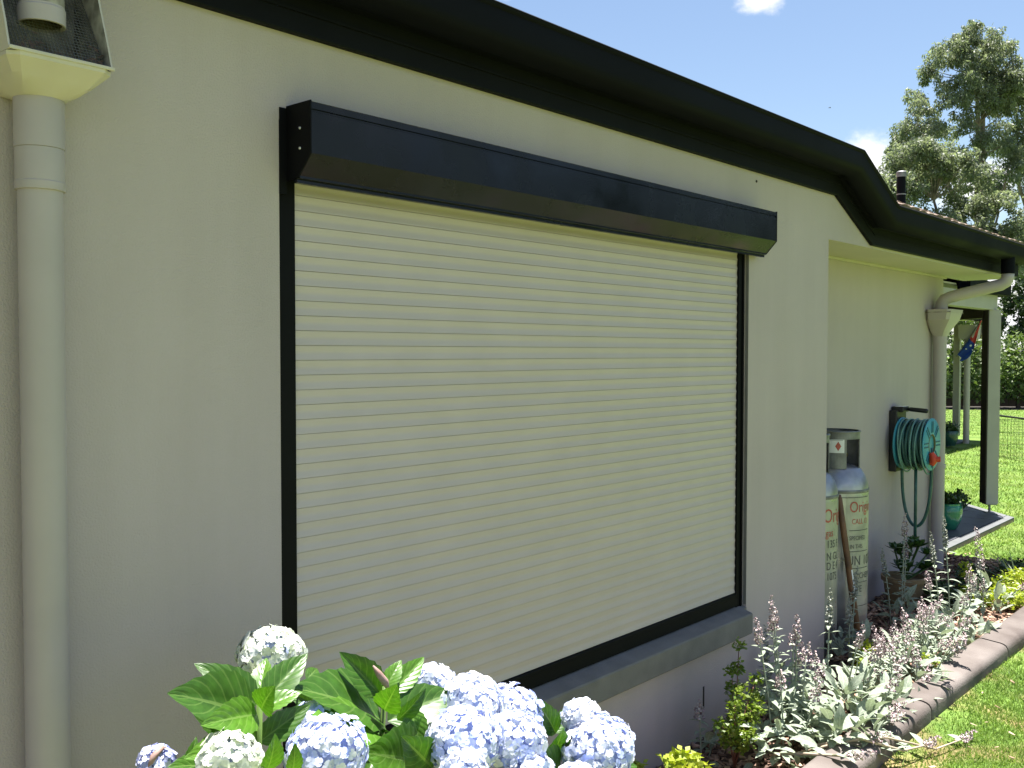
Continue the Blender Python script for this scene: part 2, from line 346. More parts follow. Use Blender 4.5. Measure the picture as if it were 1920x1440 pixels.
struct(g.build('lawn_ground', ML))
# garden bed: gently mounded soil
g = MB(); nx, ny = 120, 14
for i in range(nx+1):
    for j in range(ny+1):
        x = -6+i*(BX+6)/nx; y = -.74+j*(1.17)/ny
        g.v.append((x, y, bed_z(x, y)))
g.f = [(i*(ny+1)+j, (i+1)*(ny+1)+j, (i+1)*(ny+1)+j+1, i*(ny+1)+j+1) for i in range(nx) for j in range(ny)]; g.mi = [0]*len(g.f)
bed = struct(g.build('garden_bed', MT['soil'], smooth=True))
# kerb of cast concrete blocks with open joints
kerb = struct(thing('garden_kerb', (4.6, -.73, 0), None, None)); 
KP = [(-.800,-.05),(-.800,.045),(-.797,.060),(-.789,.073),(-.776,.081),(-.760,.085),(-.715,.089),(-.665,.094),(-.650,.091),(-.644,.082),(-.644,-.05)]
def kerb_curve(x): return -.0*x + (.012*math.sin(x*1.7))
xj = [-4.0+1.2*k+.2 for k in range(11)]          # joints at ... 3.4, 4.6, 5.8, 7.0, 8.2
for k in range(len(xj)-1):
    a, b = xj[k]+.006, xj[k+1]-.006; bmk = MB(); prof = KP[::-1]; n = len(prof)
    secs = [a, a+.012, a+.03]+[a+(b-a)*i/6 for i in range(1, 6)]+[b-.03, b-.012, b]
    tilt = rnd.uniform(-.006, .006)
    for i, x in enumerate(secs):
        e = {0: .82, len(secs)-1: .82, 1: .96, len(secs)-2: .96}.get(i, 1)
        for y, z in prof:
            bmk.v.append((x, -.72+(y+.72)*(1-(1-e)*.2)+kerb_curve(x), (z if z < 0 else z*(1-(1-e)*.35))+tilt*(i/len(secs)-.5)))
    for i in range(len(secs)-1): bmk.f += [(i*n+q, i*n+(q+1) % n, (i+1)*n+(q+1) % n, (i+1)*n+q) for q in range(n)]
    bmk.f += [tuple(range(n)), tuple(range((len(secs)-1)*n, len(secs)*n))[::-1]]; bmk.mi = [0]*len(bmk.f)
    bmk.build('kerb_block', MT['kerb'], kerb, auto=50)
# verandah slab with tiles
slab = struct(thing('verandah_slab', (9.2, .9, 0), None, None))
def clip(poly, half):      # keep nx*x+ny*y<=d
    nx_, ny_, d = half; out = []
    for i in range(len(poly)):
        a, b = poly[i], poly[(i+1) % len(poly)]; fa, fb = nx_*a[0]+ny_*a[1]-d, nx_*b[0]+ny_*b[1]-d
        if fa <= 0: out.append(a)
        if (fa < 0 < fb) or (fb < 0 < fa):
            q = fa/(fa-fb); out.append((a[0]+(b[0]-a[0])*q, a[1]+(b[1]-a[1])*q))
    return out
q2 = 1/math.sqrt(2)
cut = (q2, -q2, q2*(10.59-.35))
base = clip([(8.3, .35), (30, .35), (30, 2.7), (8.3, 2.7)], cut)
MB().prism(base, -.1, .033, axis=2).build('slab_base', MT['pavement'], slab)
cut2 = (q2, -q2, q2*(10.59-.35)-.115)
inner = [(8.3, .44), (30, .44), (30, 2.7), (8.3, 2.7)]
edge = MB()
edge.prism(clip(base, (0, 1, .433)), .0335, .045, axis=2)
b2 = clip(clip(base, (0, -1, -.44)), (-q2, q2, -cut2[2]-.006)); edge.prism(b2, .0335, .045, axis=2)
edge.build('border_strip', MT['border'], slab)
for i in range(14):
    for j in range(6):
        x0, y0 = 8.3+i*.4, .44+j*.4
        pl = clip([(x0+.003, y0+.003), (x0+.397, y0+.003), (x0+.397, y0+.397), (x0+.003, y0+.397)], cut2)
        pl = [q for q in pl]
        if len(pl) >= 3 and x0 < 14: MB().prism(pl, .0335, .045+rnd.uniform(-.0006, .0006), axis=2).build('floor_tile', MT['ftile'], slab)
# second paved pad under the far posts
pad = struct(MB().bbox((17.85, 3.36, -.05), (19.7, 6.2, .03), .01).build('far_paving', MT['ftile']))
# ------------------------------------------------------------------ house
house = thing('house', (2.0, 3.0, 0), 'rendered cream house with black eaves and a shuttered window behind the garden bed', 'house')
WX = 5.246; YR = .39; OX0, OX1, OZ0, OZ1 = 1.624, 4.325, .432, 2.300; ZS = 2.292
w = MB()
xs = [-7, OX0, OX1, WX]; zs = [-.3, OZ0, OZ1, 2.72]
for i in range(3):
    for j in range(3):
        if i == 1 and j == 1: continue
        w.add([(xs[i],0,zs[j]),(xs[i+1],0,zs[j]),(xs[i+1],0,zs[j+1]),(xs[i],0,zs[j+1])], [(0,1,2,3)])
D = .14
w.add([(OX0,0,OZ0),(OX0,D,OZ0),(OX0,D,OZ1),(OX0,0,OZ1)], [(0,1,2,3)]); w.add([(OX1,0,OZ0),(OX1,D,OZ0),(OX1,D,OZ1),(OX1,0,OZ1)], [(3,2,1,0)])
w.add([(OX0,0,OZ1),(OX1,0,OZ1),(OX1,D,OZ1),(OX0,D,OZ1)], [(3,2,1,0)]); w.add([(OX0,0,OZ0),(OX1,0,OZ0),(OX1,D,OZ0),(OX0,D,OZ0)], [(0,1,2,3)])
w.add([(OX0,D,OZ0),(OX1,D,OZ0),(OX1,D,OZ1),(OX0,D,OZ1)], [(0,1,2,3)])
w.add([(WX,0,-.3),(WX,YR,-.3),(WX,YR,2.72),(WX,0,2.72)], [(0,1,2,3)])
w.add([(WX,0,ZS),(5.90,0,ZS),(5.32,0,2.60),(WX,0,2.60)], [(0,1,2,3)])         # raked infill over the recess
w.build('front_wall', MT['render'], house)
w = MB(); w.add([(WX,YR,-.3),(8.45,YR,-.3),(8.45,YR,2.5),(WX,YR,2.5)], [(0,1,2,3)]); w.add([(8.45,YR,-.3),(8.45,6,-.3),(8.45,6,2.5),(8.45,YR,2.5)], [(0,1,2,3)])
w.build('recess_wall', MT['render'], house)
w = MB(); w.add([(8.45,6,-.3),(20,6,-.3),(20,6,2.5),(8.45,6,2.5)], [(0,1,2,3)]); w.add([(-7,0,-.3),(-7,10,-.3),(-7,10,2.7),(-7,0,2.7)], [(3,2,1,0)])
w.add([(-7,10,-.3),(20,10,-.3),(20,10,2.5),(-7,10,2.5)], [(3,2,1,0)]); w.add([(20,6,-.3),(20,10,-.3),(20,10,2.5),(20,6,2.5)], [(0,1,2,3)])
w.build('rear_wall', MT['render'], house)
# soffit lining of the recess: sheets with a cover strip
s_ = MB(); s_.box((WX-.002, .004, ZS), (9.05, YR+.02, ZS+.02)); s_.build('soffit', MT['soffit'], house)
MB().box((WX, YR-.022, ZS-.018), (8.47, YR-.003, ZS-.001)).build('soffit_bead', MT['soffit'], house)
ROOFDX = 9.05
# trim board on the wall and the quad gutter, following the raked step
trim_path = [(-7, 2.537), (5.31, 2.537), (5.835, 2.306), (9.05, 2.306)]
MB().sweep([(-.002, 0), (-.022, 0), (-.024, .004), (-.024, .11), (-.002, .11)], trim_path).build('trim_board', MT['black_board'], house)
MB().sweep([(-.010, .034), (-.030, .034), (-.030, .042), (-.010, .042)], [(-7, 2.56), (5.33, 2.56), (5.85, 2.329), (9.05, 2.329)]).build('trim_bead', MT['black_board'], house)
eave_path = [(-7, 2.642), (5.29, 2.642), (5.82, 2.406), (9.05, 2.406)]
MB().sweep([(-.026, 0), (-.075, 0), (-.075, .012), (-.026, .012)], eave_path).build('eave_lining', MT['black_board'], house)
gp = [(-.062, .115), (-.062, 0), (-.092, -.010), (-.125, -.006), (-.158, .002), (-.171, .013), (-.177, .032), (-.178, .098), (-.186, .104), (-.188, .114), (-.182, .119), (-.174, .116), (-.173, .10), (-.172, .034), (-.167, .017), (-.155, .007), (-.124, 0), (-.092, -.004), (-.068, .006), (-.068, .115)]
gut_path = [(-7, 2.640), (5.27, 2.640), (5.80, 2.404), (9.05, 2.404)]
MB().sweep(gp, gut_path).build('gutter', MT['dark'], house, auto=50)
# roof planes (24 degrees) with interlocking tiles along the eaves
PT = math.tan(math.radians(23.4))
roof = MB()
def rz(y, z0): return z0+(y+.14)*PT
zn, zf = 2.735, 2.500
zt = zn-.028
roof.add([(-7.3,-.14,zt),(5.35,-.14,zt),(5.35,5,rz(5,zt)),(-7.3,5,rz(5,zt))], [(0,1,2,3)])
roof.add([(5.86,-.14,zf),(9.1,-.14,zf),(9.1,5,rz(5,zf)),(5.86,5,rz(5,zf))], [(0,1,2,3)])
roof.add([(5.35,-.14,zn),(5.86,-.14,zf),(5.86,5,rz(5,zf)),(5.35,5,rz(5,zn))], [(0,1,2,3)])
roof.add([(9.1,.9,rz(.9,zf)),(10.9,.9,rz(.9,zf)),(13.6,3.6,rz(3.6,zf)),(20.6,3.6,rz(3.6,zf)),(20.6,5,rz(5,zf)),(9.1,5,rz(5,zf))], [(0,1,2,3,4,5)])
roof.add([(-7.3,5,rz(5,zn)),(5.35,5,rz(5,zn)),(5.86,5,rz(5,zf)),(20.6,5,rz(5,zf)),(20.6,10.2,zf),(-7.3,10.2,zn)], [(0,1,2,3,4,5)])
roof_o = roof.build('roof', MT['tile'], house)
tile_me = {}
def tile_mesh(pitch):
    b = MB(); n = 8; L, Wd = .40, .31
    # two-roll profile tile: local x across, y up the slope
    for y, zoff in ((0, .012), (L, -.018)):
        for lay in (1, 0):
            for i in range(n+1):
                u = i/n; b.v.append((u*Wd, y, zoff+.007*abs(math.sin(u*2*PI))**.8+(.022 if lay else 0)))
    k = n+1
    for i in range(n):
        b.f.append((i, i+1, 2*k+i+1, 2*k+i)); b.f.append((k+i+1, k+i, 3*k+i, 3*k+i+1)); b.f.append((i+1, i, k+i, k+i+1))
    b.f += [(0, 2*k, 3*k, k), (n, k+n, 3*k+n, 2*k+n)]; b.mi = [0]*len(b.f)
    o = b.build('roof_tile', MT['tile'], None, auto=40); me = o.data; bpy.data.objects.remove(o); return me
tme = tile_mesh(PT); pa = math.atan(PT)
def lay(x0, x1, z0, rows, y0=-.155):   # courses of tiles from the gutter up
    for r_ in range(rows):
        x = x0+(.155 if r_ % 2 else 0)
        while x+.31 <= x1:
            yy = y0+r_*.33*math.cos(pa)
            inst('roof_tile', tme, roof_o, Matrix.Translation((x, yy, z0+(yy+.14)*PT+.012+rnd.uniform(-.004, .004))) @ Matrix.Rotation(pa, 4, 'X') @ Matrix.Rotation(rnd.uniform(-.012, .012), 4, 'Z'))
            x += .308
lay(-.8, 5.36, zn-.028, 7); lay(5.88, 9.2, zf, 12)
# sill
sl_ = MB(); sp_ = [(.035, .450), (-.048, .426), (-.052, .420), (-.052, .332), (-.046, .326), (.0, .335), (.035, .335)]
nsec = 40
x0_, x1_ = OX0-.03, 4.292
sl_.prism(sp_, x0_, x1_)
sl_.prism([(.035, .450), (-.003, .4385), (-.003, .35), (.035, .35)], x1_, 4.324)
sl_.build('window_sill', MT['sill'], house)
MB().box((3.917, -.0012, .055), (3.929, .01, .155)).build('weep_hole', MT['joint'], house)
MB().lathe([(0, 0), (.006, 0), (.006, .006)], (4.391, -.004, 2.495), 10, (0, 1, 0)).build('screw_hole', MT['joint'], house)
# verandah: beams, posts, dark roof edge
vb = MB(); vb.bbox((8.5, .59, 2.10), (10.80, .70, 2.25), .004); vb.build('verandah_beam', MT['post'], house)
vb = MB(); d45 = Vector((q2, q2, 0)); n45 = Vector((q2, -q2, 0)); pb = Vector((10.70, .645, 0))
def obox(c, d, n_, l0, l1, h, z0, z1):
    v = [c+d*a+n_*b+Vector((0, 0, z)) for z in (z0, z1) for a, b in ((l0, -h), (l1, -h), (l1, h), (l0, h))]
    return v, [(0,3,2,1),(4,5,6,7),(0,1,5,4),(1,2,6,5),(2,3,7,6),(3,0,4,7)]
vb.add(*obox(pb, d45, n45, .02, 2.6, .045, 2.02, 2.262)); vb.build('verandah_beam', MT['postdark'], house)
vr = MB(); pl = clip([(9.06, .30), (30, .30), (30, 5.9), (9.06, 5.9)], (q2, -q2, q2*(10.55-.28))); pl = clip(pl, (1, 0, 20.5)); pl = clip(pl, (q2, -q2, 99))
pl2 = [(9.06, .64), (10.99, .64), (13.50, 3.15), (20.5, 3.15), (20.5, 5.9), (9.06, 5.9)]
vr.prism(pl2, 2.30, 2.315, axis=2); vr.build('verandah_soffit', MT['soffit'], house)
vg = MB(); edge_pts = [(9.62, .63), (11.00, .63), (13.50, 3.13), (20.5, 3.13)]
for a, b in zip(edge_pts[:-1], edge_pts[1:]):
    a = Vector((*a, 0)); b = Vector((*b, 0)); d = (b-a).normalized(); n_ = Vector((d.y, -d.x, 0))
    for (h0, h1, z0, z1) in ((0, .11, 2.25, 2.262), (.10, .115, 2.262, 2.36), (0, .018, 2.262, 2.36)):
        v = [p_+n_*h+Vector((0, 0, z)) for z in (z0, z1) for p_, h in ((a, h0), (b, h0), (b, h1), (a, h1))]
        vg.add(v, [(0,3,2,1),(4,5,6,7),(0,1,5,4),(1,2,6,5),(2,3,7,6),(3,0,4,7)])
vg.build('verandah_gutter', MT['dark'], house)
vt = MB(); vt.add([(9.1,.56,2.365),(11.03,.56,2.365),(13.54,3.07,2.365),(20.5,3.07,2.365),(20.5,5.9,3.4),(9.1,2.9,3.4)], [(0,1,2,5),(2,3,4,5)]); vt.build('verandah_roof', MT['tile'], house)
def post(base, z0, z1, rot, wd, dark):
    c = Vector((*base, 0)); d = Vector((math.cos(rot), math.sin(rot), 0)); n_ = Vector((d.y, -d.x, 0))
    b = MB(); v, f = obox(c, d, n_, -wd/2, wd/2, wd/2, z0, z1); b.add(v, f)
    o = b.build('verandah_post', MT['post'], house)
    if dark:
        k = MB(); v, f = obox(c, d, n_, wd/2+.002, wd/2+.014, wd/2+.006, z0+.01, z1-.02) if dark == 1 else obox(c-n_*(wd/2+.009), d, n_, -wd/2-.004, wd/2+.004, .006, z0+.0, z1)
        k.add(v, f); k.build('dark_board', MT['postdark'], o)
    st = MB(); st.tube([(*base, z0-.10), (*base, z0)], .012, 10); v, f = obox(c, d, n_, -wd*.45, wd*.45, wd*.45, z0-.012, z0-.001); st.add(v, f)
    v, f = obox(c, d, n_, -.04, .04, .04, z0-.10, z0-.092); st.add(v, f); st.build('post_stirrup', MT['steel'], o)
post((10.72, .615), .145, 2.10, math.radians(40), .118, 2)
post((19.37, 3.52), .13, 2.20, 0, .11, 0)
# ------------------------------------------------------------------ plumbing vent on the roof
pv = thing('plumbing_vent', (10.4, 1.43, 3.0), 'dark vent pipe with a pale cap standing on the tiled roof', 'vent pipe')
MB().tube([(10.4, 1.43, 3.0), (10.4, 1.43, 3.50)], .044, 16).build('pipe', MT['dark'], pv, auto=40)
MB().lathe([(.044, .0), (.049, .0), (.049, .05), (.035, .062), (0, .064)], (10.4, 1.43, 3.485), 16).build('cap', MT['collar'], pv, auto=40)
MB().lathe([(.10, 0), (.075, .02), (.05, .05), (.05, .075), (.044, .078)], (10.4, 1.43, 3.16), 16).build('flashing', MT['dark'], pv, auto=40)
MB().lathe([(.0445, 0), (.0465, 0), (.0465, .012), (.0445, .012)], (10.4, 1.43, 3.30), 16).build('band', MT['collar'], pv, auto=40)
# ------------------------------------------------------------------ roller shutter
rs = thing('roller_shutter', (3.0, 0, .45), 'large cream roller shutter closed in a black frame on the rendered wall', 'roller shutter')
BX0, BX1, BZ0, BZB, BZT, BY = 1.647, 4.395, 2.128, 2.200, 2.338, -.108
bx = MB(); bp_ = [(-.002, BZT-.004), (BY+.004, BZT), (BY, BZT-.003), (BY, BZT-.020), (BY+.004, BZT-.022), (BY+.004, BZT-.026), (BY, BZT-.028), (BY, BZB), (-.057, 2.146), (-.057, 2.140), (-.046, 2.136), (-.046, BZ0), (-.030, BZ0), (-.030, 2.15), (-.002, 2.15)]
bx.prism(bp_, BX0+.004, BX1-.004); box_o = bx.build('shutter_box', MT['box'], rs)
for xx, sgn in ((BX0, -1), (BX1, 1)):
    e = MB(); ep = [(-.002, BZT+.001), (BY-.001, BZT+.002), (BY-.001, BZB-.001), (-.056, 2.142), (-.002, 2.136)]
    e.prism(ep, min(xx, xx-sgn*.0035), max(xx, xx-sgn*.0035)); ec = e.build('end_cap', MT['guide'], rs)
    for z_ in (2.218, 2.272):
        MB().lathe([(0, .003), (.003, .0028), (.0045, 0)], (xx, -.062, z_), 10, (sgn, 0, 0)).build('screw', MT['screw'], ec)
MB().box((OX0+.001, -.004, 2.10), (BX0-.0002, .012, 2.333)).build('box_flange', MT['guide'], rs)
for a, b in ((OX0+.002, 1.692), (4.268, OX1-.001)):
    gm = MB(); gm.box((a, .022, .44), (b, .075, 2.298))
    if a > 3: gm.box((4.263, .020, .44), (4.268-.0002, .030, 2.135)); gm.box((4.300, .016, .44), (4.306, .0218, 2.135))
    gm.build('side_guide', MT['guide'], rs)
SP = .0419; NS = 42; P0 = 2.150+3*SP
def slat_prof(z1, h):
    pr = []
    for i in range(9):
        q = i/8; y = .0325-.0032*(.5+.5*math.cos(2*PI*q))-.0015*q
        pr.append((y, z1-.0006-q*(h-.0012)))
    return pr+[(.050, z1-h+.0006), (.050, z1-.0006)]
bot = P0-NS*SP
for k in range(NS):
    z1 = P0-k*SP; MB().prism(slat_prof(z1, SP), 1.676, 4.284).build('slat', MT['slat'], rs, auto=60)
MB().box((OX1-.0016, .0006, .452), (OX1-.0003, .0155, 2.140)).build('reveal_lining', MT['sill'], house)
MB().box((1.668, .0365, bot), (4.27, .052, P0)).build('backing', MT['seal'], rs)
bb = MB(); bb.bbox((1.668, .018, .4505), (4.267, .052, bot-.002), .004); bb.build('bottom_bar', MT['guide'], rs)
MB().box((1.70, .0165, bot-.022), (4.262, .0178, bot-.016)).build('bar_groove', MT['guide'], rs)
# ------------------------------------------------------------------ near downpipe and its rain head
dp = thing('downpipe', (.957, -.062, 0), 'cream round downpipe in the left foreground running down the wall from the screened rain head', 'downpipe')
C0 = (.957, -.062)
MB().lathe([(.0455, -.12), (.0455, 2.02), (.0455, 2.10)], (*C0, 0), 40).build('pipe', MT['pvc'], dp, smooth=True)
MB().lathe([(.0458, 0), (.0505, .001), (.0510, .006), (.0510, .018), (.0497, .020), (.0497, .088), (.0495, .090)], (*C0, 2.017), 40).build('coupling', MT['pvc'], dp, auto=30)
MB().lathe([(.0480, 0), (.0510, .0005), (.0510, .12), (.05, .125)], (*C0, 2.1074), 40).build('collar', MT['pvc'], dp, auto=30)
for zb in (.35, 1.3):
    MB().lathe([(.0457, 0), (.0475, 0), (.0475, .025), (.0457, .025)], (*C0, zb), 32).add([], []).build('bracket', MT['pvc'], dp, auto=30) if zb < 1 else None
rh = thing('rain_head', (.957, -.09, 2.2), 'screened cream rain head at the top left with a dark open spout inside', 'rain head')
hx0, hx1 = .848, 1.066
fr = MB()
# funnel: from pipe collar up to rectangle
ring = []; n = 32
def rect_pt(a, x0, x1, y0, y1):
    c, s = math.cos(a), math.sin(a); cx, cy = (x0+x1)/2, (y0+y1)/2; hx, hy = (x1-x0)/2, (y1-y0)/2
    k = min(hx/abs(c) if abs(c) > 1e-6 else 9, hy/abs(s) if abs(s) > 1e-6 else 9); return (cx+c*k, cy+s*k)
lev = [(2.212, None), (2.219, (.898, 1.016, -.122, -.006)), (2.241, (.872, 1.042, -.150, -.005)), (2.2435, (.870, 1.044, -.1525, -.005)), (2.268, (hx0, hx1, -.181, -.004)), (2.276, (hx0, hx1, -.182, -.004))]
for z, rc in lev:
    for k in range(n):
        a = 2*PI*k/n+PI/4
        if rc is None: x, y = C0[0]+.0515*math.cos(a), C0[1]+.0515*math.sin(a)
        else: x, y = rect_pt(a, *rc)
        fr.v.append((x, y, z))
for i in range(len(lev)-1): fr.f += [(i*n+k, i*n+(k+1) % n, (i+1)*n+(k+1) % n, (i+1)*n+k) for k in range(n)]
fr.mi = [0]*len(fr.f); fr.build('funnel', MT['raincream'], rh, auto=25)
lip = MB(); lip.bbox((hx0-.001, -.1845, 2.2762), (hx1+.001, -.1785, 2.2835), .0012); lip.build('front_lip', MT['raincream'], rh)
for xx, d in ((hx0, .004), (hx1, -.004)):
    sp2 = [(-.005, 2.277), (-.178, 2.277), (-.160, 2.335), (-.136, 2.40), (-.100, 2.50), (-.005, 2.50)]
    b = MB(); b.prism(sp2, min(xx, xx+d), max(xx, xx+d), mi=0)
    o = b.build('side_panel', [MT['raincream'], MT['grime']], rh)
    for p_ in o.data.polygons:      # the inner face of each side panel is stained
        if abs(p_.normal.x) > .9 and abs(p_.center.x+.957-xx) > .002: p_.material_index = 1
MB().box((hx0+.005, -.010, 2.277), (hx1-.005, -.005, 2.50)).build('back_panel', MT['grime'], rh)
ms = MB(); ya, za, yb, zb = -.165, 2.272, -.022, 2.50
for i in range(27):
    x = hx0+.007+i*(hx1-hx0-.014)/26; ms.tube([(x, ya, za), (x, yb, zb)], .0008, 4)
for j in range(32):
    q = j/31; y, z = ya+(yb-ya)*q, za+(zb-za)*q; ms.tube([(hx0+.005, y, z), (hx1-.005, y, z)], .0008, 4)
tag(ms.build('wire_screen', MT['mesh'], rh), kind='stuff')
dr = MB()
for k in range(60):
    x = rnd.uniform(hx0+.02, hx1-.01); q = max(0, rnd.gauss(.08, .10)); y, z = ya+(yb-ya)*q-.004, za+(zb-za)*q+.004
    a, s2 = rnd.uniform(0, PI), rnd.uniform(.004, .011); dx, dy = math.cos(a)*s2, math.sin(a)*s2
    dr.add([(x-dx, y-dy*.5, z-dy*.8), (x+dy*.3, y, z+.003), (x+dx, y+dy*.5, z+dy*.8), (x-dy*.3, y-.002, z-.002)], [(0, 1, 2, 3)])
tag(dr.build('leaf_debris', MT['brown'], rh), kind='stuff')
# the gutter outlet that pours into the rain head
ot = thing('gutter_spout', (.943, -.112, 2.36), 'short grimy white spout hanging from the gutter into the screened rain head', 'spout')
MB().lathe([(.040, .005), (.0445, 0), (.0475, .001), (.0475, .034), (.0455, .036), (.0455, .04)], (.943, -.112, 2.357), 32).build('spout_end', MT['pvc'], ot, auto=30)
MB().lathe([(.0425, .10), (.0425, .003), (.0443, .001)], (.943, -.112, 2.357), 32).build('inside', MT['pvc_in'], ot, smooth=True)
MB().lathe([(.0448, .038), (.0448, .27)], (.943, -.112, 2.357), 32).build('outlet_pipe', MT['grime'], ot, smooth=True)
# ------------------------------------------------------------------ far downpipe
fd = thing('downpipe', (8.18, .325, 0), 'cream downpipe at the end of the recess beside the hose reel', 'downpipe')
MB().lathe([(.050, -.1), (.050, 1.80)], (8.18, .325, 0), 28).build('pipe', MT['pvc'], fd, smooth=True)
MB().lathe([(.050, 0), (.054, 0), (.054, .06), (.05, .06)], (8.18, .325, 1.745), 28).build('collar', MT['pvc'], fd, auto=30)
MB().lathe([(.052, 0), (.056, 0), (.056, .03), (.052, .03)], (8.18, .325, .75), 28).build('bracket', MT['pvc'], fd, auto=30)
frh = thing('rain_head', (8.16, .30, 1.8), 'small cream rain head on the far downpipe under the offset pipe', 'rain head')
f2 = MB(); lev = [(1.80, None), (1.845, (8.10, 8.26, .262, .383)), (1.93, (8.02, 8.33, .215, .386)), (2.005, (8.00, 8.35, .195, .386)), (2.010, (8.00, 8.35, .195, .386))]
for z, rc in lev:
    for k in range(n):
        a = 2*PI*k/n+PI/4
        x, y = (8.18+.055*math.cos(a), .325+.055*math.sin(a)) if rc is None else rect_pt(a, *rc); f2.v.append((x, y, z))
for i in range(len(lev)-1): f2.f += [(i*n+k, i*n+(k+1) % n, (i+1)*n+(k+1) % n, (i+1)*n+k) for k in range(n)]
f2.mi = [0]*len(f2.f); f2.build('funnel', MT['pvc'], frh, auto=25)
MB().box((8.004, .2, 1.985), (8.346, .384, 1.990)).build('screen', MT['grime'], frh)
op = thing('offset_pipe', (8.3, .1, 2.2), 'cream offset pipe with two elbows between the eave gutter and the far rain head', 'pipe')
pth = [(8.36, -.120, 2.30), (8.36, -.118, 2.255), (8.357, -.104, 2.222), (8.348, -.070, 2.200), (8.335, -.03, 2.190), (8.25, .20, 2.130), (8.225, .262, 2.112), (8.208, .305, 2.092), (8.20, .322, 2.06), (8.198, .327, 2.02), (8.198, .327, 1.96)]
MB().tube(pth, .047, 24).build('pipe', MT['pvc'], op, smooth=True)
MB().tube([(8.36, -.120, 2.41), (8.36, -.120, 2.285)], .050, 24).build('outlet', MT['dark'], op, auto=40)
MB().lathe([(.047, 0), (.051, 0), (.051, .05), (.047, .05)], (8.198, .327, 1.985), 24).build('socket', MT['pvc'], op, auto=30)
# ------------------------------------------------------------------ gas cylinders
def text_mesh(s, size):
    c = bpy.data.curves.new('t', 'FONT'); c.body = s; c.size = size; c.resolution_u = 3
    o = bpy.data.objects.new('t', c); COL.objects.link(o); dg = bpy.context.evaluated_depsgraph_get()
    me = bpy.data.meshes.new_from_object(o.evaluated_get(dg)); v = [tuple(q.co) for q in me.vertices]; f = [tuple(q.vertices) for q in me.polygons]
    bpy.data.objects.remove(o); bpy.data.meshes.remove(me); return v, f
def wrap_text(mb, s, size, cx, cy, R, a0, z, bold=1.0, mi=0):
    v, f = text_mesh(s, size)
    mb.add([(cx+R*math.cos(a0+x/R), cy+R*math.sin(a0+x/R), z+y*bold) for x, y, _ in v], f, mi)
def wrap_rect(mb, cx, cy, R, a0, a1, z0, z1, mi=0, n=10):
    for i in range(n):
        b0, b1 = a0+(a1-a0)*i/n, a0+(a1-a0)*(i+1)/n
        mb.add([(cx+R*math.cos(b), cy+R*math.sin(b), z) for b, z in ((b0, z0), (b1, z0), (b1, z1), (b0, z1))], [(0,1,2,3)], mi)
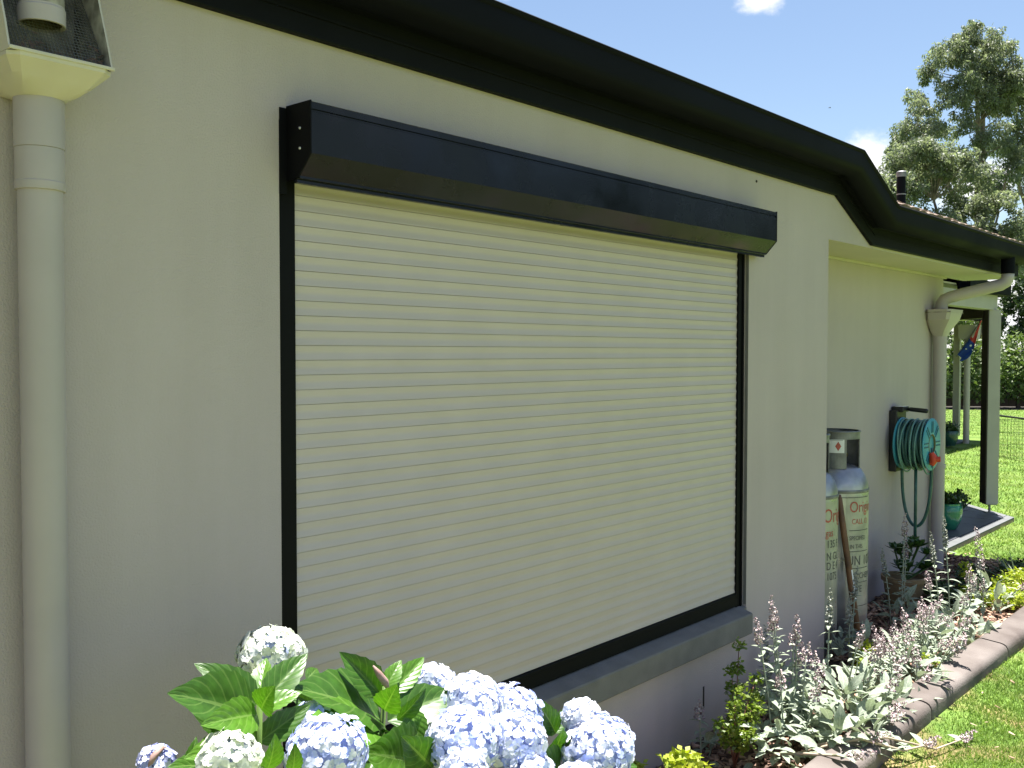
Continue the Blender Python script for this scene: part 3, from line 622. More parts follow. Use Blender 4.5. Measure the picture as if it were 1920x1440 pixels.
def cylinder(cx, cy, label, spin, lines, za=-.09):
    t_ = thing('gas_cylinder', (cx, cy, za), label, 'gas cylinder', 'gas cylinders in the wall recess')
    R = .183
    MB().lathe([(0, .06), (.10, .05), (.155, .075), (R-.004, .14), (R, .18), (R, .93), (R-.003, .975), (R-.018, 1.02), (.14, 1.062), (.10, 1.082), (.05, 1.092), (0, 1.094)], (cx, cy, za), 48).build('body', MT['silver'], t_, smooth=True)
    MB().lathe([(.150, .085), (.157, .085), (.160, .0), (.152, .0)], (cx, cy, za), 40).build('foot_ring', MT['collar'], t_, auto=40)
    b = MB(); b.lathe([(R+.0012, 0), (R+.0035, .004), (R+.0035, .016), (R+.0012, .020)], (cx, cy, za+.93), 48); b.build('weld_band', MT['collar'], t_, auto=40)
    # collar: tall ring with two open hand holes
    b = MB(); n_ = 48; r0, r1 = .125, .131
    for k in range(n_):
        a0, a1 = 2*PI*k/n_+spin, 2*PI*(k+1)/n_+spin; open_ = (k % 24) < 8
        for z0, z1 in (([(1.245, 1.285)] if open_ else [(1.07, 1.285)])):
            v = [(cx+r*math.cos(a), cy+r*math.sin(a), za+z) for z in (z0, z1) for r, a in ((r0, a0), (r1, a0), (r1, a1), (r0, a1))]
            b.add(v, [(0,3,2,1),(4,5,6,7),(0,1,5,4),(1,2,6,5),(2,3,7,6),(3,0,4,7)])
    b.lathe([(r0-.002, 1.282), (r1+.004, 1.282), (r1+.006, 1.288), (r1+.002, 1.294), (r0-.002, 1.292)], (cx, cy, za), 48)
    b.build('collar', MT['collar'], t_, auto=40)
    b = MB(); b.lathe([(.03, 1.09), (.028, 1.13), (.018, 1.14), (.018, 1.17), (.032, 1.175), (.032, 1.20), (0, 1.202)], (cx, cy, za), 16); b.tube([(cx, cy, za+1.145), (cx, cy-.06, za+1.145)], .014, 10); b.build('valve', MT['brass'], t_, auto=40)
    # print facing out of the recess, over a band tinted as lawn reflection
    am = -PI/2-.67; pr = MB()
    wrap_rect(pr, cx, cy, R+.0010, am-.20, am+1.2, za+.20, za+.915, mi=2, n=24)
    for kind, txt, size, z, off in lines:
        if kind == 'line': wrap_rect(pr, cx, cy, R+.0026, am-.10+off, am+.75, za+z, za+z+.004, mi=0)
        elif kind == 'diamond':
            for (u0, z0), (u1, z1), (u2, z2) in (((-size, 0), (size, 0), (0, size)), ((-size, -.02), (0, -.02-size), (size, -.02))):
                pr.add([(cx+(R+.0026)*math.cos(am+off+u/R), cy+(R+.0026)*math.sin(am+off+u/R), za+z+q) for u, q in ((u0, z0), (u1, z1), (u2, z2))], [(0,1,2)], 1)
        else: wrap_text(pr, txt, size, cx, cy, R+.0026, am-.12+off, za+z, 1.25, 1 if kind == 'red' else 0)
    pr.build('printing', [MT['print_black'], MT['print_red'], MT['label']], t_)
    st = MB(); wrap_rect(st, cx, cy, .1325, -3.75, -2.43, za+1.165, za+1.245, 0, 10)
    stk = st.build('sticker', MT['sticker'], t_)
    b = MB(); c_ = -2.70; Rr = .1338
    b.add([(cx+Rr*math.cos(c_+u), cy+Rr*math.sin(c_+u), za+1.205+z) for u, z in ((-.13, 0), (0, -.028), (.13, 0), (0, .028))], [(0,1,2,3)], 0)
    wrap_rect(b, cx, cy, .1336, -3.70, -2.50, za+1.240, za+1.242, 1)
    b.build('hazard_diamond', [MT['print_red'], MT['print_black']], stk)
    return t_
L2 = [('line', '', 0, .905, -.3), ('red', 'Origin', .074, .82, .02), ('red', 'CALL 13', .036, .75, .10), ('line', '', 0, .71, 0), ('black', 'SPECIFIED', .028, .655, .02), ('black', 'IN THIS', .028, .605, .04), ('line', '', 0, .585, 0),
      ('black', 'UN 1075', .066, .505, -.06), ('line', '', 0, .485, 0), ('black', 'HAZCHEM', .040, .425, -.04), ('line', '', 0, .40, 0), ('black', '2YE', .045, .345, .15), ('line', '', 0, .26, 0)]
L1 = [('red', 'Origin', .09, .80, .20), ('red', 'gas', .05, .72, .30), ('black', '135 F', .05, .655, .34), ('black', 'N GL', .05, .585, .34), ('black', 'D E 4', .05, .53, .34), ('black', '1075', .05, .47, .34), ('diamond', '', .06, .33, .45), ('black', 'LPG', .05, .17, .35)]
cylinder(5.432, .204, 'silver gas cylinder mostly hidden behind the wall corner, left of the other', -2.32, L1)
cylinder(5.797, .168, 'silver gas cylinder with full red and black lettering and a hazard sticker on its collar', -2.32, L2)
# ------------------------------------------------------------------ wooden tool leaning between the cylinders
tl = thing('garden_tool', (5.72, -.03, -.05), 'varnished wooden tool handle with a white sticker leaning against the gas cylinders', 'garden tool')
pA, pB = Vector((5.585, -.065, -.02)), Vector((5.588, .068, .84))
dd = pB-pA
MB().tube([pA, pA+dd*.12, pA+dd*.5, pA+dd*.97, pB], [.017, .0195, .019, .017, .012], 14).build('handle', MT['wood'], tl, smooth=True)
MB().tube([pA-dd*.06, pA+dd*.10], [.023, .021], 14).build('ferrule', MT['collar'], tl, smooth=True)
bl = MB(); sd = Vector((.97, .2, 0)).normalized()
bl.add([pA-dd*.06-sd*.07, pA-dd*.06+sd*.07, pA-dd*.20+sd*.08, pA-dd*.30, pA-dd*.20-sd*.08]+[q+Vector((0, .006, 0)) for q in (pA-dd*.06-sd*.07, pA-dd*.06+sd*.07, pA-dd*.20+sd*.08, pA-dd*.30, pA-dd*.20-sd*.08)], [(0,1,2,3,4), (9,8,7,6,5), (0,5,6,1), (1,6,7,2), (2,7,8,3), (3,8,9,4), (4,9,5,0)])
bl.build('blade', MT['collar'], tl)
sk = MB(); dn = dd.normalized(); s1 = Vector((-rt.x, -rt.y, 0))
for q0, q1 in ((.30, .50),):
    for k in range(5):
        a0, a1 = .25+k*.19, .25+(k+1)*.19
        e1 = Vector(rt); e1 = (e1-dn*e1.dot(dn)).normalized(); e2 = dn.cross(e1).normalized()
        if e2.dot(Vector(fw)) > 0: e2 = -e2
        def C_(q, a): return pA+dd*q+(e1*math.cos(a)+e2*math.sin(a))*.0200
        sk.add([C_(q0, a0), C_(q0, a1), C_(q1, a1), C_(q1, a0)], [(0,1,2,3)])
sk.build('sticker', MT['sticker'], tl)
# ------------------------------------------------------------------ hose reel and hose
RC = Vector((7.36, 0, 1.008)); 
hr = thing('hose_reel', (7.36, .38, 1.0), 'blue hose reel with black wall bracket and grip mounted on the recess wall', 'hose reel')
def ydisc(mb, r, y0, y1, n=36, r_in=0, mi=0):
    mb.lathe([(r_in, 0), (r-.004, 0), (r, .003), (r, y1-y0-.003), (r-.004, y1-y0), (r_in, y1-y0)], (RC.x, y0, RC.z), n, (0, 1, 0), mi)
b = MB(); ydisc(b, .188, .318, .330); b.build('back_flange', MT['reel'], hr, auto=40)
b = MB(); ydisc(b, .190, .112, .122, r_in=.07); ff = b.build('front_flange', MT['reel'], hr, auto=40)
rb = MB()
for k in range(8):
    a = PI/8*0+k*PI/4
    for o_ in (-.013, .013):
        c, s = math.cos(a), math.sin(a); p0 = Vector((RC.x+c*.085-s*o_, .1095, RC.z+s*.085+c*o_)); p1 = Vector((RC.x+c*.168-s*o_, .1095, RC.z+s*.168+c*o_)); nn = Vector((-s, 0, c))*.0045
        v = [q+e+Vector((0, y, 0)) for y in (-.001, .003) for q, e in ((p0, -nn), (p1, -nn), (p1, nn), (p0, nn))]
        rb.add(v, [(0,3,2,1),(4,5,6,7),(0,1,5,4),(1,2,6,5),(2,3,7,6),(3,0,4,7)])
rb.build('rib', MT['reelrib'], ff)
b = MB(); b.lathe([(.078, 0), (.074, -.004), (.068, -.004), (.066, .02), (0, .02)], (RC.x, .114, RC.z), 32, (0, 1, 0)); b.build('hub', MT['hub'], hr, auto=40)
b = MB(); ydisc(b, .10, .123, .317); b.build('drum', MT['reel'], hr, auto=40)
b = MB(); b.bbox((7.26, .331, .80), (7.46, .387, 1.25), .008); b.bbox((7.30, .30, 1.235), (7.43, .386, 1.275), .006); b.build('bracket', MT['blackplastic'], hr)
MB().bbox((7.302, .302, 1.2755), (7.42, .36, 1.2775), .0008).build('bracket_label', MT['sticker'], hr)
b = MB(); b.tube([(7.40, .30, 1.255), (7.40, .28, 1.254), (7.395, .165, 1.246), (7.395, .155, 1.245)], [.010, .016, .017, .012], 12); b.build('grip', MT['blackplastic'], hr, smooth=True)
hs = thing('garden_hose', (7.36, .22, 1.0), 'teal garden hose wound on the blue reel with a loop hanging down the wall', 'garden hose')
def coil(r, y0, y1, turns, ph=0, sag=0, n=28):
    pts = []
    for i in range(int(turns*n)+1):
        a = 2*PI*i/n+ph; q = i/(turns*n); rr = r+.004*math.sin(3*a+ph*5)
        z = RC.z+rr*math.sin(a)
        if math.sin(a) < 0: z -= sag*(-math.sin(a))*(1 if i % (2*n) < n else .4)
        pts.append((RC.x+rr*math.cos(a), y0+(y1-y0)*q+.004*math.sin(2*a+i*.1), z))
    return pts
MB().tube(coil(.140, .305, .135, 8), .0105, 8).build('inner_coil', MT['hose'], hs, smooth=True)
MB().tube(coil(.163, .300, .138, 6.5, 1.0, .012), .0100, 8).build('outer_coil', MT['hose'], hs, smooth=True)
for k, (y, rr, sag, dy) in enumerate(((.295, .178, .030, .012), (.268, .176, .012, -.014), (.225, .179, .010, .016), (.178, .176, .016, .010), (.142, .180, .035, -.012))):
    pts = []
    for i in range(41):
        a = 2*PI*i/40; z = RC.z+rr*math.sin(a)-(sag*max(0, -math.sin(a))); pts.append((RC.x+rr*math.cos(a), y+dy*math.sin(a*1+k), z))
    MB().tube(pts, .0062, 8).build('loose_turn', MT['hose2'], hs, smooth=True)
lp = []
for i in range(33):
    a = PI*i/32; lp.append((RC.x+.02, (.225+.105*math.cos(a)), .84-.44*math.sin(a)**.8))
MB().tube([(RC.x+.02, .325, .98)]+lp+[(RC.x+.02, .125, .98)], .0115, 10).build('hanging_loop', MT['hose'], hs, smooth=True)
b = MB(); b.tube([(RC.x, .225, .86), (RC.x, .223, .6), (RC.x-.01, .22, .30)], .0115, 10); b.build('supply_length', MT['hose'], hs, smooth=True)
MB().tube([(RC.x-.01, .22, .33), (RC.x-.01, .22, .25)], [.018, .02], 12).build('connector', MT['blackplastic'], hs, auto=40)
b = MB(); cx_, cy_, cz_ = RC.x-.055, .098, RC.z-.10
b.tube([(cx_-.005, cy_, cz_+.045), (cx_, cy_-.01, cz_+.02), (cx_, cy_-.012, cz_-.02), (cx_-.01, cy_-.005, cz_-.045)], [.018, .026, .026, .016], 12)
b.tube([(cx_, cy_-.01, cz_), (cx_+.02, cy_-.055, cz_)], [.022, .02], 12); b.build('tap_fitting', MT['orange'], hs, auto=50)
# ------------------------------------------------------------------ leaves
def leaf_data(L, Wd, droop=.25, fold=.35, nu=4, nv=8, tip=1.6, corr=.0, serr=.0, shape='ovate'):
    v = []; uv = []; f = []
    for j in range(nv+1):
        t_ = j/nv
        if shape == 'ovate': wv_ = (math.sin(PI*min(1, t_**.78))**.85)*(1-.25*t_) if t_ < 1 else 0
        elif shape == 'oval': wv_ = math.sin(PI*(.06+.94*t_)**.9)**.75 if t_ < 1 else 0.02
        else: wv_ = (1-t_**3)*(.7+.3*math.sin(PI*t_))
        wv_ = max(wv_, .03 if t_ < .5 else .005)
        yc = L*t_*(1-.08*droop*t_); zc = -droop*L*t_*t_*.6
        for i in range(2*nu+1):
            u = i/nu-1; s = abs(u)
            x = u*Wd/2*wv_*(1+(serr*(1 if j % 2 else -1) if s == 1 else 0))
            z = zc+fold*abs(x)*(1-.3*s)+corr*L*math.cos((t_*7-s*1.1)*2*PI)*min(1, s*2)*wv_
            v.append((x, yc, z)); uv.append(((u+1)/2, t_))
    k = 2*nu+1
    f = [(j*k+i, j*k+i+1, (j+1)*k+i+1, (j+1)*k+i) for j in range(nv) for i in range(2*nu)]
    return v, f, uv
def leaf_mesh(name, material, **kw):
    v, f, uv = leaf_data(**kw); b = MB(); b.v = v; b.f = f; b.uv = uv; b.mi = [0]*len(f)
    o = b.build(name, material, smooth=True); me = o.data; bpy.data.objects.remove(o); return me
def frame(base, tip, upv, scale):
    y = (tip-base).normalized(); x = y.cross(upv); x = x.normalized() if x.length > 1e-4 else y.orthogonal().normalized(); z = x.cross(y)
    M = Matrix.Identity(4)
    for i in range(3): M[i][0], M[i][1], M[i][2], M[i][3] = x[i]*scale, y[i]*scale, z[i]*scale, base[i]
    return M
# ------------------------------------------------------------------ hydrangea
hy = thing('hydrangea_bush', (1.5, -.5, -.03), 'leafy hydrangea with big pale blue and cream flower heads in the foreground below the shutter', 'hydrangea')
HEADS = [(1.381,-0.285,0.948,0.076,'c'),(1.054,-0.620,0.890,0.059,'c'),(1.220,-0.700,0.876,0.077,'b'),(1.347,-0.500,0.857,0.046,'b'),(1.540,-0.420,0.880,0.033,'b'),(1.759,-0.450,0.823,0.053,'w'),
(1.760,-0.580,0.797,0.076,'w'),(1.894,-0.600,0.743,0.074,'b'),(1.570,-0.740,0.807,0.082,'b'),(1.717,-0.760,0.763,0.076,'b'),(1.486,-0.820,0.781,0.050,'w'),(1.700,-0.820,0.711,0.056,'w'),
(2.057,-0.700,0.712,0.050,'w'),(2.046,-0.760,0.642,0.092,'b'),(0.999,-0.450,0.856,0.037,'p'),(1.876,-0.820,0.640,0.043,'w')]
LEAVES = [(1.195,-.500,.932,1.105,-.460,1.040,.58),(1.188,-.500,.908,1.005,-.560,1.031,.62),(1.222,-.470,.929,1.274,-.420,1.003,.55),(1.215,-.500,.931,1.325,-.500,1.017,.50),(1.173,-.550,.939,1.247,-.580,.973,.60),
(1.163,-.550,.933,1.024,-.620,.981,.50),(1.173,-.550,.941,1.151,-.600,.993,.70),(1.201,-.500,.851,1.291,-.550,.917,.50),(1.192,-.500,.850,1.076,-.500,.940,.55),(1.122,-.550,.881,.994,-.600,.925,.50),(1.033,-.500,.845,1.060,-.500,.901,.50),
(1.545,-.500,.798,1.326,-.520,.967,.62),(1.537,-.500,.864,1.455,-.470,.973,.50),(1.568,-.500,.856,1.691,-.500,.922,.42),(1.554,-.500,.872,1.606,-.500,.933,.45),(1.544,-.520,.803,1.707,-.580,.856,.62),(1.515,-.540,.842,1.490,-.600,.907,.80),
(1.485,-.540,.803,1.289,-.600,.915,.55),(1.502,-.550,.798,1.504,-.630,.810,.60),(1.532,-.620,.738,1.393,-.680,.817,.75),(1.580,-.560,.831,1.560,-.620,.758,.50),(2.004,-.660,.674,1.930,-.680,.777,.50),(2.050,-.620,.651,2.127,-.600,.690,.50),
(1.978,-.660,.608,1.963,-.720,.701,.75),(1.094,-.760,.896,1.090,-.780,.946,.50),(1.108,-.660,.866,1.110,-.700,.931,.55),(1.421,-.500,.775,1.544,-.450,.814,.50),(1.369,-.600,.782,1.550,-.500,.735,.55),(1.513,-.700,.752,1.411,-.740,.847,.70),
(1.440,-.400,.831,1.386,-.360,.874,.50),(1.448,-.340,.886,1.503,-.320,.907,.60),(1.547,-.550,.812,1.594,-.600,.874,.50),(1.971,-.700,.604,1.856,-.740,.672,.70),(1.893,-.550,.700,2.129,-.500,.650,.50),(1.093,-.500,.831,.999,-.520,.883,.50),
(1.747,-.500,.770,1.837,-.450,.811,.50),(2.235,-.700,.512,2.311,-.720,.519,.60)]
YOUNG = {2, 4, 5, 6, 9, 20, 17, 13, 14, 16, 18, 19, 24, 25}
HL = [leaf_mesh('leaf', MT['hleaf'], L=1, Wd=w_, droop=d_, fold=f_, nu=4, nv=14, corr=.008, serr=.05) for w_, d_, f_ in ((.58, .3, .45), (.66, .15, .6), (.55, .5, .35))]
HY = [leaf_mesh('leaf', MT['hleaf2'], L=1, Wd=w_, droop=d_, fold=f_, nu=4, nv=14, corr=.007, serr=.05) for w_, d_, f_ in ((.55, .3, .4), (.7, .45, .35))]
hstem = MB()
for i, (a, b, c, d, e, f_, wr) in enumerate(LEAVES):
    A, B = Vector((a, b, c)), Vector((d, e, f_)); L = (B-A).length
    me = rnd.choice(HY if i in YOUNG else HL)
    upv = Vector((rnd.uniform(-.9, .5), rnd.uniform(-1.1, -.3), rnd.uniform(.35, 1))).normalized()
    M = frame(A, B, upv, L*1.06) @ Matrix.Diagonal((wr/.56, 1, 1, 1))
    inst('leaf', me, hy, M)
# foliage filling in below and behind the flower heads
for i in range(48):
    x = rnd.uniform(.95, 2.1); y = rnd.uniform(-.78, -.30); top = .84-.20*max(0, x-1.2)
    z = top-rnd.uniform(.10, .36)
    A = Vector((x, y, z)); an = rnd.uniform(0, 2*PI); B = A+Vector((math.cos(an)*.12, math.sin(an)*.10-.03, rnd.uniform(-.03, .07)))
    inst('leaf', rnd.choice(HL), hy, frame(A, B, Vector((rnd.uniform(-.3, .3), -.3, 1)), rnd.uniform(.10, .16)))
def stem(pts, r=.006):
    MB().tube(pts, [r]*len(pts), 8).build('stem', MT['hstem'], hy, smooth=True)
stem([(1.30, -.42, -.03), (1.24, -.48, .5), (1.185, -.52, .80), (1.194, -.515, .955)], .0065)
stem([(1.62, -.42, -.03), (1.56, -.50, .45), (1.519, -.52, .70), (1.540, -.515, .885)], .0065)
rn = np.random.RandomState(5)
def floret_cloud(parent, c, r, material, seed):
    rs_ = np.random.RandomState(seed); V = []; F = []; R = []
    cnt = int(60+340*(r/.08)**2); c = Vector(c)
    ga = PI*(3-math.sqrt(5))
    lumps = [Vector((rs_.uniform(-1, 1), rs_.uniform(-1, .3), rs_.uniform(-.2, 1))).normalized() for _ in range(5)]
    for k in range(cnt):
        zz = 1-1.75*(k+.5)/cnt; a = k*ga+rs_.uniform(-.25, .25); q = math.sqrt(max(0, 1-zz*zz))
        d = Vector((q*math.cos(a), q*math.sin(a), zz)); d = (d+Vector(rs_.uniform(-.12, .12, 3))).normalized()
        bulge = .96+.16*max(max(0, d.dot(l))**6 for l in lumps)+rs_.uniform(-.09, .07)
        p0 = c+Vector((d.x, d.y, d.z*.88))*r*bulge
        nrm = (d+Vector(rs_.uniform(-.40, .40, 3))).normalized(); ex = nrm.orthogonal().normalized(); ey = nrm.cross(ex)
        s = rs_.uniform(.0095, .0132)*(1 if r > .04 else .85); ph = rs_.uniform(0, PI); sh = rs_.uniform(0, 1)**.8
        for m_ in range(4):
            b = ph+m_*PI/2+rs_.uniform(-.12, .12); dv = ex*math.cos(b)+ey*math.sin(b); dw = -ex*math.sin(b)+ey*math.cos(b); i0 = len(V); cu = rs_.uniform(-.1, .35)
            pts = [(0, 0, 0), (.40, -.50, .10), (.84, -.42, .22*cu), (1.0, 0, .28*cu), (.84, .42, .22*cu), (.40, .50, .10)]
            for u, w_, h in pts: V.append(p0+dv*(u*s)+dw*(w_*s*1.05)+nrm*(h*s))
            F += [(i0, i0+1, i0+2, i0+3), (i0, i0+3, i0+4, i0+5)]; sv = min(1, max(0, sh+rs_.uniform(-.15, .15))); R += [sv, sv]
    return arr_mesh('florets', V, F, material, parent, R, 'stuff', True)
PM = {'b': 'petalb', 'c': 'petalc', 'w': 'petalw', 'p': 'petalp'}
HN = {'b': None, 'c': 'cream white flower head', 'w': 'whitish blue flower head', 'p': 'fading violet blue flower head with a dry brown bract'}
for i, (x, y, z, r, k) in enumerate(HEADS):
    core = MB(); core.lathe([(0, .70*r), (.4*r, .62*r), (.66*r, .36*r), (.76*r, 0), (.55*r, -.45*r), (.15*r, -.7*r)], (x, y, z), 14)
    core.tube([(x, y, z-.6*r), (x+.01, y+.02, z-r-.06), (x*.8+1.55*.2, y*.6-.2, max(.1, z-.40))], .005, 7)
    h = core.build('flower_head', MT['core'], hy, smooth=True)
    if HN[k]: h['label'] = HN[k]
    floret_cloud(h, (x, y, z), r, MT[PM[k]], 100+i)
b = MB(); b.tube([(.968, -.47, .860), (.978, -.475, .884), (1.0, -.465, .892), (1.02, -.455, .878)], [.003, .007, .006, .002], 7); b.build('dry_bract', MT['bract'], hy, smooth=True)
b = MB(); b.tube([(1.540, -.53, .878), (1.528, -.53, .902), (1.512, -.525, .925), (1.500, -.52, .945)], [.002, .009, .008, .002], 7); b.build('dry_bract', MT['bract'], hy, smooth=True)
# ------------------------------------------------------------------ lamb's ear plants
SL = [leaf_mesh('leaf', MT['sleaf'], L=1, Wd=w_, droop=d_, fold=f_, nu=2, nv=6, shape='oval') for w_, d_, f_ in ((.34, .5, .3), (.40, .9, .25), (.30, .2, .45), (.44, .6, .2))]
def spike_mesh(h, r, seed, flowering):
    rs_ = random.Random(seed); V = []; F = []; R = []
    def blob(c, s, val):
        i0 = len(V); q = [Vector((rs_.gauss(0, 1), rs_.gauss(0, 1), rs_.gauss(0, 1))).normalized() for _ in range(1)][0]
        ax = [Vector((1, 0, 0)), Vector((0, 1, 0)), Vector((0, 0, 1))]; ro = Matrix.Rotation(rs_.uniform(0, 6), 3, q)
        for a in ax:
            a = ro @ a; V.append(c+a*s*rs_.uniform(.7, 1.2)); V.append(c-a*s*rs_.uniform(.7, 1.2))
        F.extend([(i0+a, i0+b_, i0+c_) for a in (0, 1) for b_, c_ in ((2, 4), (4, 3), (3, 5), (5, 2))]); R.extend([val]*8)
    nw = int(h/.009)
    for j in range(nw):
        t_ = j/max(1, nw-1); rr = r*(1-.6*t_**2.2)*(.62+.42*abs(math.sin(j*.9+seed)))*rs_.uniform(.85, 1.15)
        for k in range(max(5, int(11*rr/r))):
            a = 2*PI*k/11+j*.7+rs_.uniform(-.2, .2); blob(Vector((rr*math.cos(a), rr*math.sin(a), h*t_+rs_.uniform(-.004, .004))), rs_.uniform(.0042, .0072)*(1-.3*t_), rs_.random())
    return V, F, R
def spike_me(h, r, seed, material):
    V, F, R = spike_mesh(h, r, seed, True); o = arr_mesh('flower_spike', [tuple(v) for v in V], F, material, None, R); me = o.data; bpy.data.objects.remove(o); return me
SPM = [spike_me(.105, .019, 3, MT['mauve']), spike_me(.14, .018, 4, MT['mauve']), spike_me(.075, .020, 5, MT['mauve']), spike_me(.17, .014, 6, MT['bud']), spike_me(.27, .026, 8, MT['mauve'])]
SPH = [.105, .14, .075, .17, .27]
def lambs_ear(x, y, label, nleaf, spread, stalks, seed, lsize=(.075, .125), group=None):
    rs_ = random.Random(seed); z0 = bed_z(x, y)
    t_ = thing('lambs_ear', (x, y, z0), label, 'plant', group or "lamb's ear plants along the kerb")
    for i in range(nleaf):
        a = rs_.uniform(0, 2*PI); q = math.sqrt(rs_.random())*spread; lx, ly = x+q*math.cos(a)*1.25, y+q*math.sin(a)*.75
        ly = min(ly, .30 if lx > WX else -.03); hgt = rs_.uniform(.0, .24)*(1-.45*q/spread)
        A = Vector((lx, ly, z0+hgt)); a2 = a+rs_.uniform(-.9, .9); elv = rs_.uniform(.1, 1.35)
        B = A+Vector((math.cos(a2)*math.cos(elv), math.sin(a2)*math.cos(elv), math.sin(elv)))
        M = frame(A, B, Vector((rs_.uniform(-.5, .5), rs_.uniform(-.6, .1), 1)), rs_.uniform(*lsize)); inst('leaf', rs_.choice(SL), t_, M)
    for (dx, dy, h, lx, ly, kind) in stalks:
        A = Vector((x+dx, y+dy, z0)); B = A+Vector((lx, ly, h)); sph = SPH[kind]
        mid = A.lerp(B, .5)+Vector((-lx*.15, -ly*.15, 0)); pts = [A, A.lerp(mid, .5)+Vector((0, 0, .01)), mid, mid.lerp(B, .5)+Vector((0, 0, .01)), B]
        st = MB(); st.tube(pts, [.0042, .004, .0036, .0032, .0028], 6); so_ = st.build('flower_stalk', MT['sstem'], t_, smooth=True)
        d = (B-pts[-2]).normalized(); ax = d.orthogonal().normalized()
        inst('flower_spike', SPM[kind], so_, frame(B, B+d.orthogonal(), d, 1) @ Matrix.Translation((0, 0, -sph*.35)))
        nn = max(3, int(h/.05))
        for k in range(nn):
            q = .25+.70*k/nn; i_ = min(3, int(q*4)); P = pts[i_].lerp(pts[i_+1], q*4-i_); a = k*PI/2+rs_.uniform(-.4, .4)
            for o_ in (0, PI):
                D_ = Vector((math.cos(a+o_), math.sin(a+o_), rs_.uniform(.0, .7))); inst('leaf', rs_.choice(SL), so_, frame(P, P+D_, Vector((0, 0, 1)), (.085-.045*q)*rs_.uniform(.8, 1.2)))
    return t_
R_ = rnd.uniform
def stk(n, h0, h1, sp, kinds=(0, 1, 2), lean=.08): return [(R_(-sp, sp)*1.3, R_(-sp, sp)*.7, R_(h0, h1), R_(-lean, lean), R_(-lean, lean*.6), rnd.choice(kinds)) for _ in range(n)]
lambs_ear(3.90, -.43, "tall lamb's ear with clustered mauve spikes beside the small lime shrub", 75, .22,
          [(-.04, .06, .50, -.04, .05, 0), (.02, .04, .56, .0, .05, 1), (.03, .06, .52, .02, .05, 2), (.09, .02, .48, .05, .02, 0), (.05, -.02, .40, .06, .0, 2), (-.06, .0, .34, -.06, -.01, 2), (.10, .05, .36, .05, -.02, 0), (.0, -.06, .28, .0, -.05, 2), (.13, -.02, .30, .05, -.03, 2), (.06, .02, .45, .07, .03, 2)], 11, (.07, .12))
lambs_ear(4.27, -.53, "broad leafy clump of lamb's ear in the middle of the bed with few spikes", 175, .30,
          [(.05, .12, .46, .07, .02, 3), (.16, .08, .34, .04, -.05, 0), (-.1, .1, .30, -.03, .0, 2), (.0, -.12, .22, .05, -.06, 2), (.2, .0, .28, .03, -.03, 0)], 12, (.07, .12))
lambs_ear(4.83, -.55, "lamb's ear crowded with short mauve spikes leaning over the first kerb joint", 130, .27, stk(17, .12, .30, .20, (2, 2, 0), lean=.13), 13, (.06, .105))
lambs_ear(5.36, -.52, "lamb's ear thick with mauve spikes in front of the shaded recess", 120, .26, stk(16, .14, .34, .19, (2, 2, 0), lean=.13), 14, (.06, .105))
lambs_ear(5.95, -.46, "lamb's ear with tall thin grey spikes in front of the potted succulents", 100, .25,
          [(-.02, .05, .54, -.04, .04, 3), (.12, .04, .60, .04, .05, 3), (-.18, .02, .40, -.10, .02, 0), (.06, -.06, .34, .03, -.03, 0), (.2, -.02, .36, .05, .0, 0), (-.1, -.06, .30, .0, -.04, 2)], 15, (.075, .125))
lambs_ear(6.75, -.44, "lamb's ear with one stout dark spike beside the strappy plant", 40, .18,
          [(.05, .04, .36, .04, .04, 4), (.02, -.04, .20, .10, -.16, 1), (-.08, .0, .20, -.03, .0, 2)], 16)
lambs_ear(4.42, -.10, "dim lamb's ear stalk standing against the wall corner in the shade", 18, .10, [(.0, .02, .30, .0, .02, 3), (-.06, -.01, .14, .0, .0, 3)], 17)
lambs_ear(3.98, -.63, "low sprawling lamb's ear draped over the near end of the kerb", 80, .20, [(.05, -.05, .14, .12, -.10, 2), (.12, -.02, .16, .10, -.12, 2), (-.08, -.04, .12, .04, -.12, 2)], 22, (.07, .125))
lambs_ear(5.36, -.10, "pair of woolly spikes of lamb's ear in front of the gas cylinder base", 20, .12, [(.02, .0, .42, .05, .0, 3), (-.06, -.02, .30, .0, .0, 3)], 18)
lambs_ear(3.68, -.13, "small drooping lamb's ear stalk in shade close under the window sill", 9, .06, [(.0, .0, .24, -.02, .0, 2), (.06, .0, .15, .10, -.01, 2)], 19, (.05, .09))
lambs_ear(6.35, -.02, "tall shaded lamb's ear spikes beside the tan pot at the wall", 20, .12, [(.05, .0, .62, .04, .0, 1), (.15, .02, .46, .02, .0, 1), (-.05, .03, .40, -.05, .03, 3)], 20)
# fallen pale stems over the kerb
ds = thing('fallen_stems', (4.0, -.75, .1), "pale dead lamb's ear stems lying across the kerb onto the grass", 'dead stems')
for pts in ([(3.72, -.55, .06), (3.85, -.70, .11), (4.0, -.80, .105), (4.2, -.93, .03), (4.38, -.98, .03)], [(3.78, -.58, .08), (3.88, -.74, .12), (4.02, -.86, .06), (4.16, -.90, .05)], [(3.65, -.46, .05), (3.66, -.6, .09), (3.70, -.76, .11)]):
    st = MB(); st.tube(pts, [.006, .0055, .005, .004, .003][:len(pts)], 7); o = st.build('stem', MT['deadstem'], ds, smooth=True)
    inst('flower_spike', SPM[0], o, frame(Vector(pts[-1]), Vector(pts[-1])+Vector((0, .3, 1)), (Vector(pts[-1])-Vector(pts[-2])).normalized(), 1))
    for k in range(9):
        q = rnd.uniform(.15, .98)*(len(pts)-1); i_ = min(len(pts)-2, int(q)); P = Vector(pts[i_]).lerp(Vector(pts[i_+1]), q-i_)
        inst('leaf', rnd.choice(SL), o, frame(P, P+Vector((rnd.uniform(-1, 1), rnd.uniform(-1, 1), .3)), Vector((0, 0, 1)), rnd.uniform(.05, .09)))
